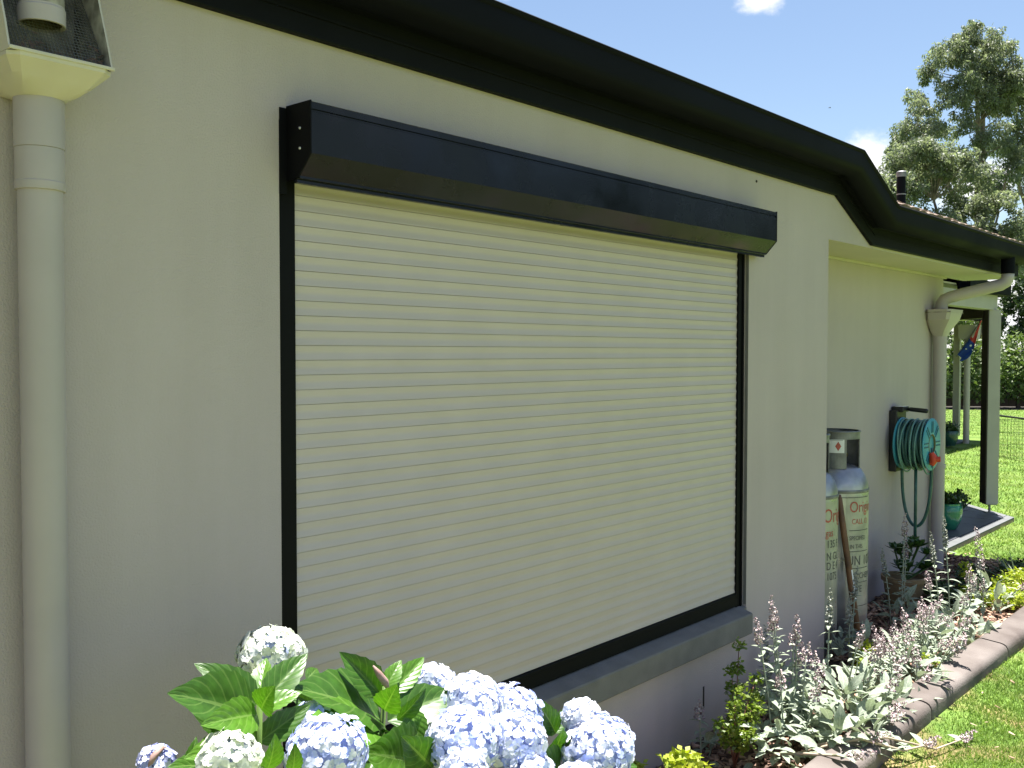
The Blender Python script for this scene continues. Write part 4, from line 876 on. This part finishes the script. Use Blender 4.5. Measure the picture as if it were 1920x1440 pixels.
# ------------------------------------------------------------------ leafy clouds (small shrubs, ground cover, hedges, trees)
def leaf_cloud(name, centres, n, size, aspect, material, parent, seed, droop=0, kind='stuff', shell=.5, vbias=None, flat=.0):
    """centres: (x,y,z,rx,ry,rz). Many small four-cornered leaves through each clump's volume"""
    rs_ = np.random.RandomState(seed); C_ = np.array(centres, float); wgt = C_[:, 3]*C_[:, 4]+C_[:, 4]*C_[:, 5]+C_[:, 3]*C_[:, 5]; idx = rs_.choice(len(C_), n, p=wgt/wgt.sum())
    d = rs_.normal(size=(n, 3)); d /= np.linalg.norm(d, axis=1)[:, None]
    rad = rs_.uniform(shell, 1.0, n)**(1/1.5); rad *= 1+rs_.normal(0, .10, n)
    P = C_[idx, :3]+d*rad[:, None]*C_[idx, 3:]
    if vbias is not None: P[:, 2] = np.maximum(P[:, 2], vbias)
    ax = rs_.normal(size=(n, 3)); ax[:, 2] -= droop; ax[:, 2] *= (1-flat); ax /= np.linalg.norm(ax, axis=1)[:, None]
    nn = rs_.normal(size=(n, 3))*.8+d*.5+np.array([0, 0, .5]); nn -= ax*(nn*ax).sum(1)[:, None]; nn /= np.linalg.norm(nn, axis=1)[:, None]+1e-9
    sd_ = np.cross(ax, nn); s = size*rs_.uniform(.65, 1.35, n)
    w_ = s*aspect
    V = np.stack([P, P+ax*(s*.45)[:, None]+sd_*w_[:, None]*.5+nn*(w_*.12)[:, None], P+ax*s[:, None], P+ax*(s*.45)[:, None]-sd_*w_[:, None]*.5+nn*(w_*.12)[:, None]], 1).reshape(-1, 3)
    F = np.arange(n*4).reshape(n, 4)
    tint = np.clip(rs_.beta(1.6, 2.0, n)*.8+rs_.uniform(0, .35, len(C_))[idx]-.05, 0, 1)
    return arr_mesh(name, V, F, material, parent, tint, kind)
# small lime-leaved shrub next to the tall lamb's ear
sh = thing('small_shrub', (3.62, -.32, -.02), 'small twiggy shrub with glossy lime leaves under the sill end', 'shrub')
tips = [(3.80, -.24, .42), (3.68, -.30, .26), (3.58, -.34, .24), (3.70, -.38, .20), (3.54, -.30, .17), (3.76, -.34, .30), (3.60, -.40, .13), (3.86, -.30, .20), (3.72, -.25, .33)]
cen = []
for x, y, z in tips:
    b = MB(); b.tube([(3.62, -.32, -.03), (3.62*.6+x*.4, -.32*.6+y*.4, z*.55), (x, y, z)], [.004, .003, .0015], 5); b.build('twig', MT['twig'], sh, smooth=True)
    for q in (.45, .62, .8, 1.0): cen.append((3.62+(x-3.62)*q, -.32+(y+.32)*q, z*q, .035, .035, .03))
leaf_cloud('foliage', cen, 2100, .019, .62, MT['shrub'], sh, 31, shell=.1, flat=.5)
def groundcover(name, label, cat, centres, n, size, material, seed, aspect=.6, group=None):
    c = centres[0]; t_ = thing(name, (c[0], c[1], bed_z(c[0], c[1])), label, cat, group)
    leaf_cloud('foliage', centres, n, size, aspect, material, t_, seed, shell=.1, flat=.4)
    b = MB()
    for x, y, z, *_ in centres: b.tube([(c[0], c[1], bed_z(c[0], c[1])-.01), (x, y, z)], [.003, .0015], 5)
    tag(b.build('stems', MT['twig'], t_), kind='stuff'); return t_
groundcover('lime_groundcover', 'bright lime ground cover spilling over the kerb at the right edge', 'ground cover', [(6.85+.14*i, -.60+.05*math.sin(i*2.1)+.10*(j-1), .06+.03*math.sin(i+j), .10, .09, .05) for i in range(9) for j in range(4)], 5200, .026, MT['lime'], 32)
groundcover('lime_groundcover', "little lime plant poking up between the lamb's ear in the middle of the bed", 'ground cover', [(5.02, -.30, .06, .08, .06, .06), (5.12, -.26, .10, .07, .06, .06), (5.30, -.22, .05, .08, .06, .05)], 320, .026, MT['lime'], 33)
groundcover('lime_groundcover', 'lime plant with yellow tips at the bottom edge below the wall', 'ground cover', [(2.98, -.37, .13, .06, .05, .04), (3.08, -.36, .17, .06, .05, .04), (3.18, -.35, .15, .06, .05, .04), (3.26, -.34, .09, .06, .05, .04), (3.06, -.22, .12, .04, .04, .03), (2.85, -.45, .08, .10, .09, .06), (2.68, -.42, .07, .10, .09, .06), (2.98, -.52, .06, .10, .08, .05)], 1100, .030, MT['lime'], 34)  # last clumps lie out of view, added to bounce light onto the wall
groundcover('yellow_sprig', "tiny yellow flowered sprig at the kerb edge under the lamb's ear", 'plant', [(5.05, -.66, .13, .03, .03, .02), (4.98, -.63, .17, .03, .02, .02)], 60, .018, MT['lime'], 35)
groundcover('lime_sprig', 'upright lime sprig in front of the shaded ground by the slab', 'plant', [(6.85, -.28, .10, .05, .05, .05), (6.92, -.26, .19, .04, .04, .04), (6.95, -.25, .25, .035, .035, .03)], 210, .026, MT['lime'], 36)
groundcover('dark_groundcover', 'dark low ground cover in the shade beside the slab', 'ground cover', [(7.0+.2*i, -.12+.14*math.sin(i*1.7), .0, .16, .14, .05) for i in range(8)], 2600, .035, MT['darkplant'], 37)
# strappy striped plant
sp3 = thing('strappy_plant', (7.75, -.40, -.02), 'spiky plant with cream striped strap leaves near the right edge', 'plant')
STM = [leaf_mesh('leaf', MT['strap'], L=1, Wd=.055, droop=d_, fold=.5, nu=1, nv=7, shape='strap') for d_ in (.15, .6, 1.0)]
for i in range(30):
    a = rnd.uniform(0, 2*PI); el = rnd.uniform(.45, 1.4); A = Vector((7.75+.04*math.cos(a), -.40+.04*math.sin(a), -.02))
    inst('leaf', rnd.choice(STM), sp3, frame(A, A+Vector((math.cos(a)*math.cos(el), math.sin(a)*math.cos(el), math.sin(el))), Vector((0, 0, 1)), rnd.uniform(.22, .42)))
# ------------------------------------------------------------------ potted plants
def pot(name, c, z, prof, material, label, lobes=0, cat='pot'):
    t_ = thing(name, (*c, z), label, cat)
    MB().lathe(prof, (*c, z), 40, lobes=lobes, lob=.05).build('pot', material, t_, auto=40)
    return t_
tp = pot('potted_succulent', (6.98, .17), -.075, [(0, 0), (.105, 0), (.115, .02), (.135, .15), (.150, .155), (.152, .185), (.138, .188), (.130, .16), (0, .155)], MT['terra'], 'tan rimmed pot of dark green succulent rosettes against the recess wall')
SU = leaf_mesh('leaf', MT['succ'], L=1, Wd=.6, droop=-.3, fold=.4, nu=1, nv=4, shape='oval')
for k in range(15):
    c = Vector((6.98+rnd.uniform(-.14, .12), .17+rnd.uniform(-.14, .10), .14+rnd.uniform(.0, .20)))
    MB().tube([(6.98, .17, .07), c], .006, 6).build('stem', MT['succ'], tp)
    for i in range(14):
        a = i*2.4; el = .15+1.1*i/14; inst('leaf', SU, tp, frame(c, c+Vector((math.cos(a)*math.cos(el), math.sin(a)*math.cos(el), math.sin(el))), Vector((0, 0, 1)), .085-.04*i/14))
gpz = .045
gp_ = pot('potted_flowers', (9.50, .66), gpz, [(0, 0), (.085, 0), (.095, .01), (.125, .08), (.138, .15), (.134, .205), (.122, .225), (.126, .24), (.118, .243), (.112, .22), (0, .215)], MT['glaze'], 'lobed green glazed pot of dark leaves standing on the verandah slab', lobes=8)
leaf_cloud('foliage', [(9.50, 0.66, 0.30, .12, .12, .06), (9.56, 0.56, 0.35, .05, .05, .05), (9.44, 0.62, 0.35, .06, .06, .05), (9.60, 0.52, 0.30, .04, .04, .04)], 420, .045, .6, MT['darkplant'], gp_, 41)
leaf_cloud('red_leaves', [(9.44, 0.72, 0.35, .09, .08, .05)], 130, .05, .6, MT['redleaf'], gp_, 42)
fp = pot('potted_plant', (18.25, 3.30), .03, [(0, 0), (.10, 0), (.14, .12), (.155, .24), (.145, .26), (.13, .24), (0, .23)], MT['glaze2'], 'dark teal pot beside the far verandah posts')
leaf_cloud('foliage', [(18.25, 3.30, .36, .15, .15, .07)], 160, .07, .5, MT['darkplant'], fp, 43)
# ------------------------------------------------------------------ far downpipe with rain head and the flag
f3 = thing('downpipe', (19.22, 3.30, 0), 'slim pale downpipe with a rain head beside the far verandah post', 'downpipe')
MB().lathe([(.055, -.05), (.055, 1.95)], (19.22, 3.30, 0), 18).build('pipe', MT['pvc'], f3, smooth=True)
MB().prism([(19.10, 1.92), (19.34, 1.92), (19.40, 2.18), (19.04, 2.18)], 3.12, 3.42, axis=1).build('rain_head', MT['pvc'], f3)
fl = thing('flag', (19.1, 3.2, 1.75), 'blue and red flag drooping from a slanted pole by the far posts', 'flag')
FV = []; nu_, nv_ = 10, 14
ptop, pbot = Vector((19.05, 3.02, 2.26)), Vector((19.05, 3.40, 1.66))
MB().tube([pbot-(ptop-pbot)*.1, ptop], .012, 8).build('pole', MT['collar'], fl)
cl = MB(); fold_w = .16
for j in range(nv_+1):
    t_ = j/nv_
    for i in range(nu_+1):
        u = i/nu_; P = ptop.lerp(pbot, t_); wdt = .025+.20*math.sin(PI*min(1, t_**1.35*.86))
        cl.v.append((P.x-.02+.035*math.sin(u*9+t_*3)-.03*u, P.y-u*wdt*.55+.012*math.sin(u*8), P.z-u*wdt*.85-.05*u*t_))
k = nu_+1
for j in range(nv_):
    for i in range(nu_):
        cl.f.append((j*k+i, j*k+i+1, (j+1)*k+i+1, (j+1)*k+i)); t_ = j/nv_
        cl.mi.append(0 if t_ > .45 else (2 if (i in (2, 3, 7) and t_ < .42) else 1))
cl.build('cloth', [MT['flagblue'], MT['flagred'], MT['flagwhite']], fl, smooth=True)
stb = MB()
for (yy, zz, s) in ((3.17, 1.80, .026), (3.25, 1.74, .018), (3.14, 1.72, .016)):
    pts = [(18.965, yy+(s if q % 2 == 0 else s*.5)*math.sin(q*PI/7), zz+(s if q % 2 == 0 else s*.5)*math.cos(q*PI/7)) for q in range(14)]
    stb.add(pts+[(18.963, yy, zz)], [(q, (q+1) % 14, 14) for q in range(14)])
stb.build('star', MT['flagwhite'], fl)
# ------------------------------------------------------------------ wire pen on the lawn
pen = thing('wire_pen', (16.5, 1.3, 0), 'dark wire play pen with thin bars standing on the lawn', 'wire pen')
cs = [Vector((17.0, 2.2, 0)), Vector((16.6, 1.55, 0)), Vector((15.9, 1.15, 0)), Vector((16.4, .5, 0)), Vector((17.2, .6, 0)), Vector((17.7, 1.3, 0)), Vector((17.0, 2.2, 0))]
for a, b in zip(cs[:-1], cs[1:]):
    w_ = MB(); L = (b-a).length; nb = int(L/.055)
    for i in range(nb+1): P = a.lerp(b, i/nb); w_.tube([P, P+Vector((0, 0, .62))], .0022 if 0 < i < nb else .005, 4)
    for h in (.02, .2, .4, .6): w_.tube([a+Vector((0, 0, h)), b+Vector((0, 0, h))], .003, 4)
    w_.build('panel', MT['wire'], pen)
pole = thing('long_pole', (15.8, 1.1, .6), 'thick dark pole lying across the top of the wire pen', 'pole')
MB().tube([(17.3, 2.35, .66), (16.4, 1.40, .645), (15.4, .75, .63), (14.9, .4, .62)], .016, 8).build('shaft', MT['wire'], pole)
# ------------------------------------------------------------------ hedge, trees
hg = thing('hedge', (31, 6, 0), 'long dense hedge with pale flowers across the back of the lawn', 'hedge')
rs_ = np.random.RandomState(9); cen = []
hd = Vector((31.3-29.9, 5.0-6.9, 0)).normalized(); hn = Vector((-hd.y, hd.x, 0)); hn = hn if hn.x > 0 else -hn; h0 = Vector((29.9, 6.9, 0))+hn*1.3
for i in range(-26, 42):
    for (off, zc, r) in ((0, .75, .7), (-.15, 1.35, .65), (.15, 1.75+.12*math.sin(i*1.3), .55)):
        P = h0+hd*(i*.42)+hn*(off+rs_.uniform(-.25, .25)); cen.append((P.x, P.y, zc+rs_.uniform(-.12, .12), r*.8, r*.8, r*rs_.uniform(.75, 1.0)))
leaf_cloud('foliage', cen, 52000, .14, .55, MT['hedge'], hg, 51, shell=.55, vbias=.28)
leaf_cloud('flowers', [(c[0], c[1], c[2], c[3]*1.08, c[4]*1.08, c[5]*1.08) for c in cen], 260, .13, .9, MT['hedgeflower'], hg, 52, shell=.97, vbias=.3)
b = MB()
for i in range(-24, 40, 2):
    P = h0+hd*(i*.42); b.tube([(P.x, P.y, 0), (P.x+rs_.uniform(-.2, .2), P.y, 1.2)], [.07, .03], 6)
tag(b.build('stems', MT['brown'], hg), kind='stuff')
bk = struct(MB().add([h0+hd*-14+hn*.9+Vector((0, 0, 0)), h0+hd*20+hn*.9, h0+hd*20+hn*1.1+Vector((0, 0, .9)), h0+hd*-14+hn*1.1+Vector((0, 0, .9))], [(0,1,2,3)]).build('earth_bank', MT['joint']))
mstrip = struct(MB().add([h0+hd*-14-hn*1.0+Vector((0, 0, .006)), h0+hd*20-hn*1.0+Vector((0, 0, .006)), h0+hd*20+hn*1.2+Vector((0, 0, .006)), h0+hd*-14+hn*1.2+Vector((0, 0, .006))], [(0,1,2,3)]).build('hedge_shade_soil', MT['joint']))  # near-black colour paints the hedge overhang's shade onto the soil strip
U = Vector((.654, -.7565, 0)); Fv = Vector((.7565, .654, 0))
def tree(name, label, origin, trunks, clumps, nleaf, leaf, aspect, material, seed, droop, group=None, shell=.35):
    """clumps: (sideways, height, depth, radius) in metres from the tree's foot"""
    o = Vector(origin); t_ = thing(name, origin, label, 'tree', group); rs_ = random.Random(seed)
    tr = MB()
    for pts, r0, r1 in trunks:
        n_ = len(pts); tr.tube([o+U*a+Fv*d+Vector((0, 0, h)) for a, h, d in pts], [r0+(r1-r0)*i/(n_-1) for i in range(n_)], 8)
    tr.build('trunk', MT['bark'], t_, smooth=True)
    br = MB(); cen = []
    for a, h, d, r in clumps:
        c = o+U*a+Fv*d+Vector((0, 0, h))
        best = None
        for pts, r0, r1 in trunks:
            for s_ in range(len(pts)-1):
                for q in (0, .33, .66, 1):
                    P = o+U*(pts[s_][0]*(1-q)+pts[s_+1][0]*q)+Fv*(pts[s_][2]*(1-q)+pts[s_+1][2]*q)+Vector((0, 0, pts[s_][1]*(1-q)+pts[s_+1][1]*q))
                    dz = c.z-P.z; sc = (P-c).length+(2.0 if dz < .2*r else 0)
                    if best is None or sc < best[0]: best = (sc, P)
        P = best[1]; br.tube([P, P.lerp(c, .5)+Vector((0, 0, -.25*r)), c+Vector((0, 0, r*.2))], [.030, .02, .008], 5)
        cen.append((c.x, c.y, c.z, r, r, r*.8))
        for k in range(3):
            v = Vector((rs_.gauss(0, 1), rs_.gauss(0, 1), rs_.gauss(.1, .8))).normalized(); c2 = c+v*r*rs_.uniform(.7, 1.35); q2_ = r*rs_.uniform(.28, .55); cen.append((c2.x, c2.y, c2.z, q2_, q2_, q2_*.85)); br.tube([c-Vector((0, 0, .1*r)), c2], [.014, .006], 4)
    tag(br.build('branches', MT['bark'], t_), kind='stuff')
    leaf_cloud('crown', cen, nleaf, leaf, aspect, material, t_, seed, droop=droop, shell=shell)
    return t_
def px2(lst, s=1/41.1, cx=1835, hy_=661):  # outline notes of the crown: (px, py, radius px) -> metres at the tree
    return [((x-cx)*s, 1.67+(hy_-y)*s, rnd.uniform(-1.6, 1.6), r*s) for x, y, r in lst]
def crown_fill(outline, n, r0, r1, gap, seed, cx, sc):
    """outline: rows (py, left px, right px). Clumps scattered through it, leaving gaps where the wave function dips"""
    rs_ = random.Random(seed); out = []
    ys = [q[0] for q in outline]
    while len(out) < n:
        y = rs_.uniform(ys[0], ys[-1]); k = max(i for i in range(len(ys)-1) if ys[i] <= y); q = (y-ys[k])/(ys[k+1]-ys[k])
        a = outline[k][1]*(1-q)+outline[k+1][1]*q; b = outline[k][2]*(1-q)+outline[k+1][2]*q; x = rs_.uniform(a, b)
        edge = min(x-a, b-x)/max(1, b-a)
        if math.sin(x*.083+1.3*math.sin(y*.045))*math.sin(y*.071+1.1*math.sin(x*.06)) < gap and edge > .12: continue
        out.append((x, y, rs_.uniform(r0, r1)*(1.15 if edge < .15 else 1)))
    return px2(out, sc, cx)
gum1 = crown_fill([(62, 1808, 1858), (85, 1778, 1872), (120, 1752, 1880), (165, 1728, 1884), (215, 1706, 1886), (265, 1688, 1890), (320, 1678, 1895), (360, 1676, 1895)], 115, 11, 22, -.14, 5, 1835, 1/41.1)
low1 = crown_fill([(285, 1722, 1800), (310, 1695, 1825), (350, 1678, 1900), (400, 1672, 1925), (450, 1690, 1935), (500, 1720, 1935)], 95, 14, 26, -.30, 6, 1835, 1/41.1)
foot1 = tuple(Vector((0, -2.24, 0))+Fv*45.0+U*((1835-960)/1850*45))
tree('gum_tree', 'tall gum tree with an open airy crown and twin trunks, highest over the far roof', foot1,
     [([(.1,0,0),(.05,4,0),(-.15,8,0),(-.2,12,0),(-.3,14.2,0)], .26, .06), ([(.2,0,.2),(.25,6,.2),(.15,9.5,.2),(.05,13,.1),(.2,14.6,0)], .22, .05), ([(0,5.5,0),(-1.0,8.5,.2),(-2.0,10.5,.3),(-2.8,12,.3)], .13, .03), ([(-.1,7.5,0),(-1.2,9,.2),(-3.2,10.2,0)], .10, .03), ([(.2,6.5,.2),(1.0,9,0),(1.4,11,0)], .11, .03)],
     gum1, 50000, .16, .36, MT['gum'], 61, 1.3)
foot2 = tuple(Vector((0, -2.24, 0))+Fv*41.0+U*((1800-960)/1850*41))
sc2 = [(a*.91, 1.67+(h-1.67)*.91, d*.8, r*.95) for a, h, d, r in low1]
tree('leafy_tree', 'lower bushy tree with rounded light green clumps behind the far roof', foot2, [([(0,0,0),(.1,2.5,0),(-.3,5,0),(-1.2,8,0)], .2, .05), ([(.1,2,0),(1,5,.2),(1.6,7.5,.2)], .14, .04), ([(0,3,0),(-1.6,5.5,0),(-2.4,7.5,0)], .12, .03)], sc2, 46000, .15, .45, MT['gum'], 62, .6)
foot3 = tuple(Vector((0, -2.24, 0))+Fv*47+U*((1945-960)/1850*47))
gum3 = crown_fill([(120, 1892, 1960), (150, 1880, 1990), (200, 1882, 2010), (280, 1884, 2020), (350, 1880, 2020), (440, 1886, 2010), (520, 1895, 1990)], 95, 13, 25, -.25, 7, 1945, 1/39.4)
tree('gum_tree', 'gum tree with reddish tips at the right edge of the picture', foot3, [([(0,0,0),(0,6,0),(-.3,10,0),(-.4,13,0)], .24, .06), ([(0,4,0),(.8,9,0),(1,13,0)], .16, .04), ([(-.1,7,0),(-1,9.5,0),(-1.2,13,0)], .12, .03)], gum3, 36000, .16, .36, MT['gum'], 63, 1.2)
foot4 = tuple(Vector((0, -2.24, 0))+Fv*36+U*((1925-960)/1850*36))
dk = px2([(1905,575,14),(1920,560,22),(1900,605,16),(1925,600,24),(1945,560,30),(1950,610,30),(1890,625,12),(1970,580,30),(1912,630,16),(1935,530,22)], s=1/51.4, cx=1925)
tree('dark_tree', 'dense dark tree above the hedge at the right edge', foot4, [([(0,0,0),(0,2,0),(0,4,0)], .18, .06)], dk, 6000, .17, .5, MT['darktree'], 64, .3, shell=.5)
foot5 = tuple(Vector((0, -2.24, 0))+Fv*38+U*((1800-960)/1850*38))
bk5 = px2([(1775,610,16),(1790,585,22),(1815,600,14),(1840,570,26),(1830,540,22),(1780,555,20),(1850,620,10),(1865,590,18),(1805,630,14),(1770,640,14),(1750,590,24),(1725,560,26),(1740,620,24)], s=1/48.7, cx=1800)
tree('leafy_tree', 'mid green tree glimpsed between the verandah posts above the hedge', foot5, [([(.9,0,0),(.95,1.8,0),(.8,3.4,0)], .13, .06)], bk5, 4500, .17, .45, MT['hedge'], 65, .3, shell=.4)
tb = [(36+2.2*math.sin(i*2.3), -3-3.1*(i//2), (2.4, 6.6)[i % 2]+.9*math.sin(i*1.9), 2.4, 2.4, 3.0+.6*math.sin(i*1.1)) for i in range(26)]
tag(leaf_cloud('tree_belt', tb, 16000, .55, .6, MT['darktree'], None, 66, shell=.5, vbias=.1), 'dark belt of garden trees beyond the lawn out to the right', 'trees')
# ------------------------------------------------------------------ lawn grass, mulch, litter
def in_lawn(x, y):
    ok = (y < -.80) | (x > BX+.05)
    slab_ = (x > 8.3) & (y > .34) & ((x-y)*q2 < cut[2]+.01) & (y < 2.72)
    far = (x > 17.58) & (x < 21.02) & (y > 3.08)
    hx_ = (x-h0.x)*hn.x+(y-h0.y)*hn.y
    inside = (y > .0) & (x < 8.6)
    return ok & ~slab_ & ~far & ~inside & (hx_ < -.9)
def grass(n, d0, d1, a0, a1, hgt, wid, seed):
    rs_ = np.random.RandomState(seed); az = np.radians(rs_.uniform(a0, a1, n)); d = np.exp(rs_.uniform(np.log(d0), np.log(d1), n))
    x = d*np.sin(az); y = -2.24+d*np.cos(az); k = in_lawn(x, y)
    # thin turf near the edging
    q = np.sin(x*3.1+1.7*np.sin(y*4.3))*np.sin(y*5.3+1.1*np.sin(x*2.7)); thin = (x < 8.5) & (y < -.8); k &= ~(thin & (rs_.rand(n) < np.clip(.12+q*.75+.35*np.exp((y+.8)/.2), .03, .72)))
    x, y, d = x[k], y[k], d[k]; m_ = len(x); sc = np.sqrt(d/5.)
    h = hgt*rs_.uniform(.4, 1.3, m_)*np.minimum(sc, 1.6); w_ = wid*sc*rs_.uniform(.7, 1.3, m_); an = rs_.uniform(0, 2*PI, m_); ln = rs_.normal(0, .55, (m_, 2))*h[:, None]
    B = np.stack([x, y, np.zeros(m_)], 1); sd_ = np.stack([np.cos(an), np.sin(an), np.zeros(m_)], 1)*w_[:, None]
    T = B+np.stack([ln[:, 0], ln[:, 1], h], 1)
    V = np.stack([B-sd_, B+sd_, T], 1).reshape(-1, 3); F = np.arange(m_*3).reshape(m_, 3)
    return V, F, np.clip(rs_.beta(2, 2, m_)+.18*np.sin(x*1.3+y*2.1), 0, 1)
Vs, Fs, Rs = [], [], []; off = 0
for args in ((190000, 4.2, 9, 58, 88, .019, .0024, 71), (90000, 8, 33, 60, 84, .020, .0036, 72), (40000, 2.0, 9, 88, 150, .03, .0036, 73), (30000, 4, 20, 30, 60, .03, .004, 74)):
    V, F, R = grass(*args); Vs.append(V); Fs.append(F+off); Rs.append(R); off += len(V)
tag(arr_mesh('grass', np.concatenate(Vs), np.concatenate(Fs), MT['grass'], None, np.concatenate(Rs)), 'short bright green lawn grass', 'grass', kind='stuff')
def chips(name, n, x0, x1, y0, y1, material, seed, s0, s1, zoff=.0, thick=.25, label=None, cat=None, filt=None):
    rs_ = np.random.RandomState(seed); V = []; F = []; R = []
    for i in range(n):
        x, y = rs_.uniform(x0, x1), rs_.uniform(y0, y1)
        if filt and not filt(x, y): continue
        s = rs_.uniform(s0, s1); w_ = s*rs_.uniform(.3, .6); h = s*thick*rs_.uniform(.4, 1); an = rs_.uniform(0, 2*PI); c, sn = math.cos(an), math.sin(an); ti = rs_.uniform(-.5, .5); tj = rs_.uniform(-.4, .4)
        z = (bed_z(x, y) if y > -.8 and x < BX else 0)+zoff+rs_.uniform(0, .012); b = len(V)
        for zz in (-.5, .5):
            for (u, v) in ((-.5, -.35), (.5, -.5), (.45, .5), (-.55, .4)):
                lx, ly = u*s, v*w_; V.append((x+c*lx-sn*ly, y+sn*lx+c*ly, z+zz*h+ti*lx+tj*ly))
        F += [(b+i0, b+i1, b+i2, b+i3) for i0, i1, i2, i3 in ((0,3,2,1),(4,5,6,7),(0,1,5,4),(1,2,6,5),(2,3,7,6),(3,0,4,7))]; R += [rs_.rand()]*6
    return tag(arr_mesh(name, V, F, material, None, R), label, cat, kind='stuff')
bedf = lambda x, y: y < (.37 if x > WX+.02 else -.02)
chips('bark_mulch', 9000, 2.6, 8.5, -.62, .37, MT['chip'], 81, .012, .045, .0, .3, 'reddish brown bark mulch covering the garden bed', 'mulch', bedf)
chips('leaf_litter', 520, 3.2, 8.6, -.62, .3, MT['litter'], 82, .02, .05, .012, .06, 'dry fallen leaves scattered over the mulch', 'litter', bedf)
chips('lawn_litter', 260, 3.6, 9.0, -2.4, -.80, MT['litter'], 83, .012, .035, .008, .08, 'dry leaf scraps scattered on the patchy grass by the kerb', 'litter')
# ------------------------------------------------------------------ bird far off in the sky
bd = thing('bird', (60, 27, 26), 'tiny dark bird flying in the open sky above the eave', 'bird')
b0 = Vector((0, -2.24, 1.67))+(fw*1850+rt*(1556-960)+up*(720-202)).normalized()*75; bd.location = b0
b = MB(); b.tube([b0-U*.11, b0-U*.05, b0+U*.04, b0+U*.10], [.006, .022, .02, .005], 7); b.build('body', MT['bird'], bd, smooth=True)
for s in (-1, 1):
    b = MB(); b.add([b0-U*.03, b0+U*.035, b0+Fv*s*.12+Vector((0, 0, .03)), b0+Fv*s*.2+U*-.04+Vector((0, 0, .02)), b0-U*.03+Vector((0, 0, -.006)), b0+U*.035+Vector((0, 0, -.006))], [(0,1,2,3), (4,3,2,5)]); b.build('wing', MT['bird'], bd)
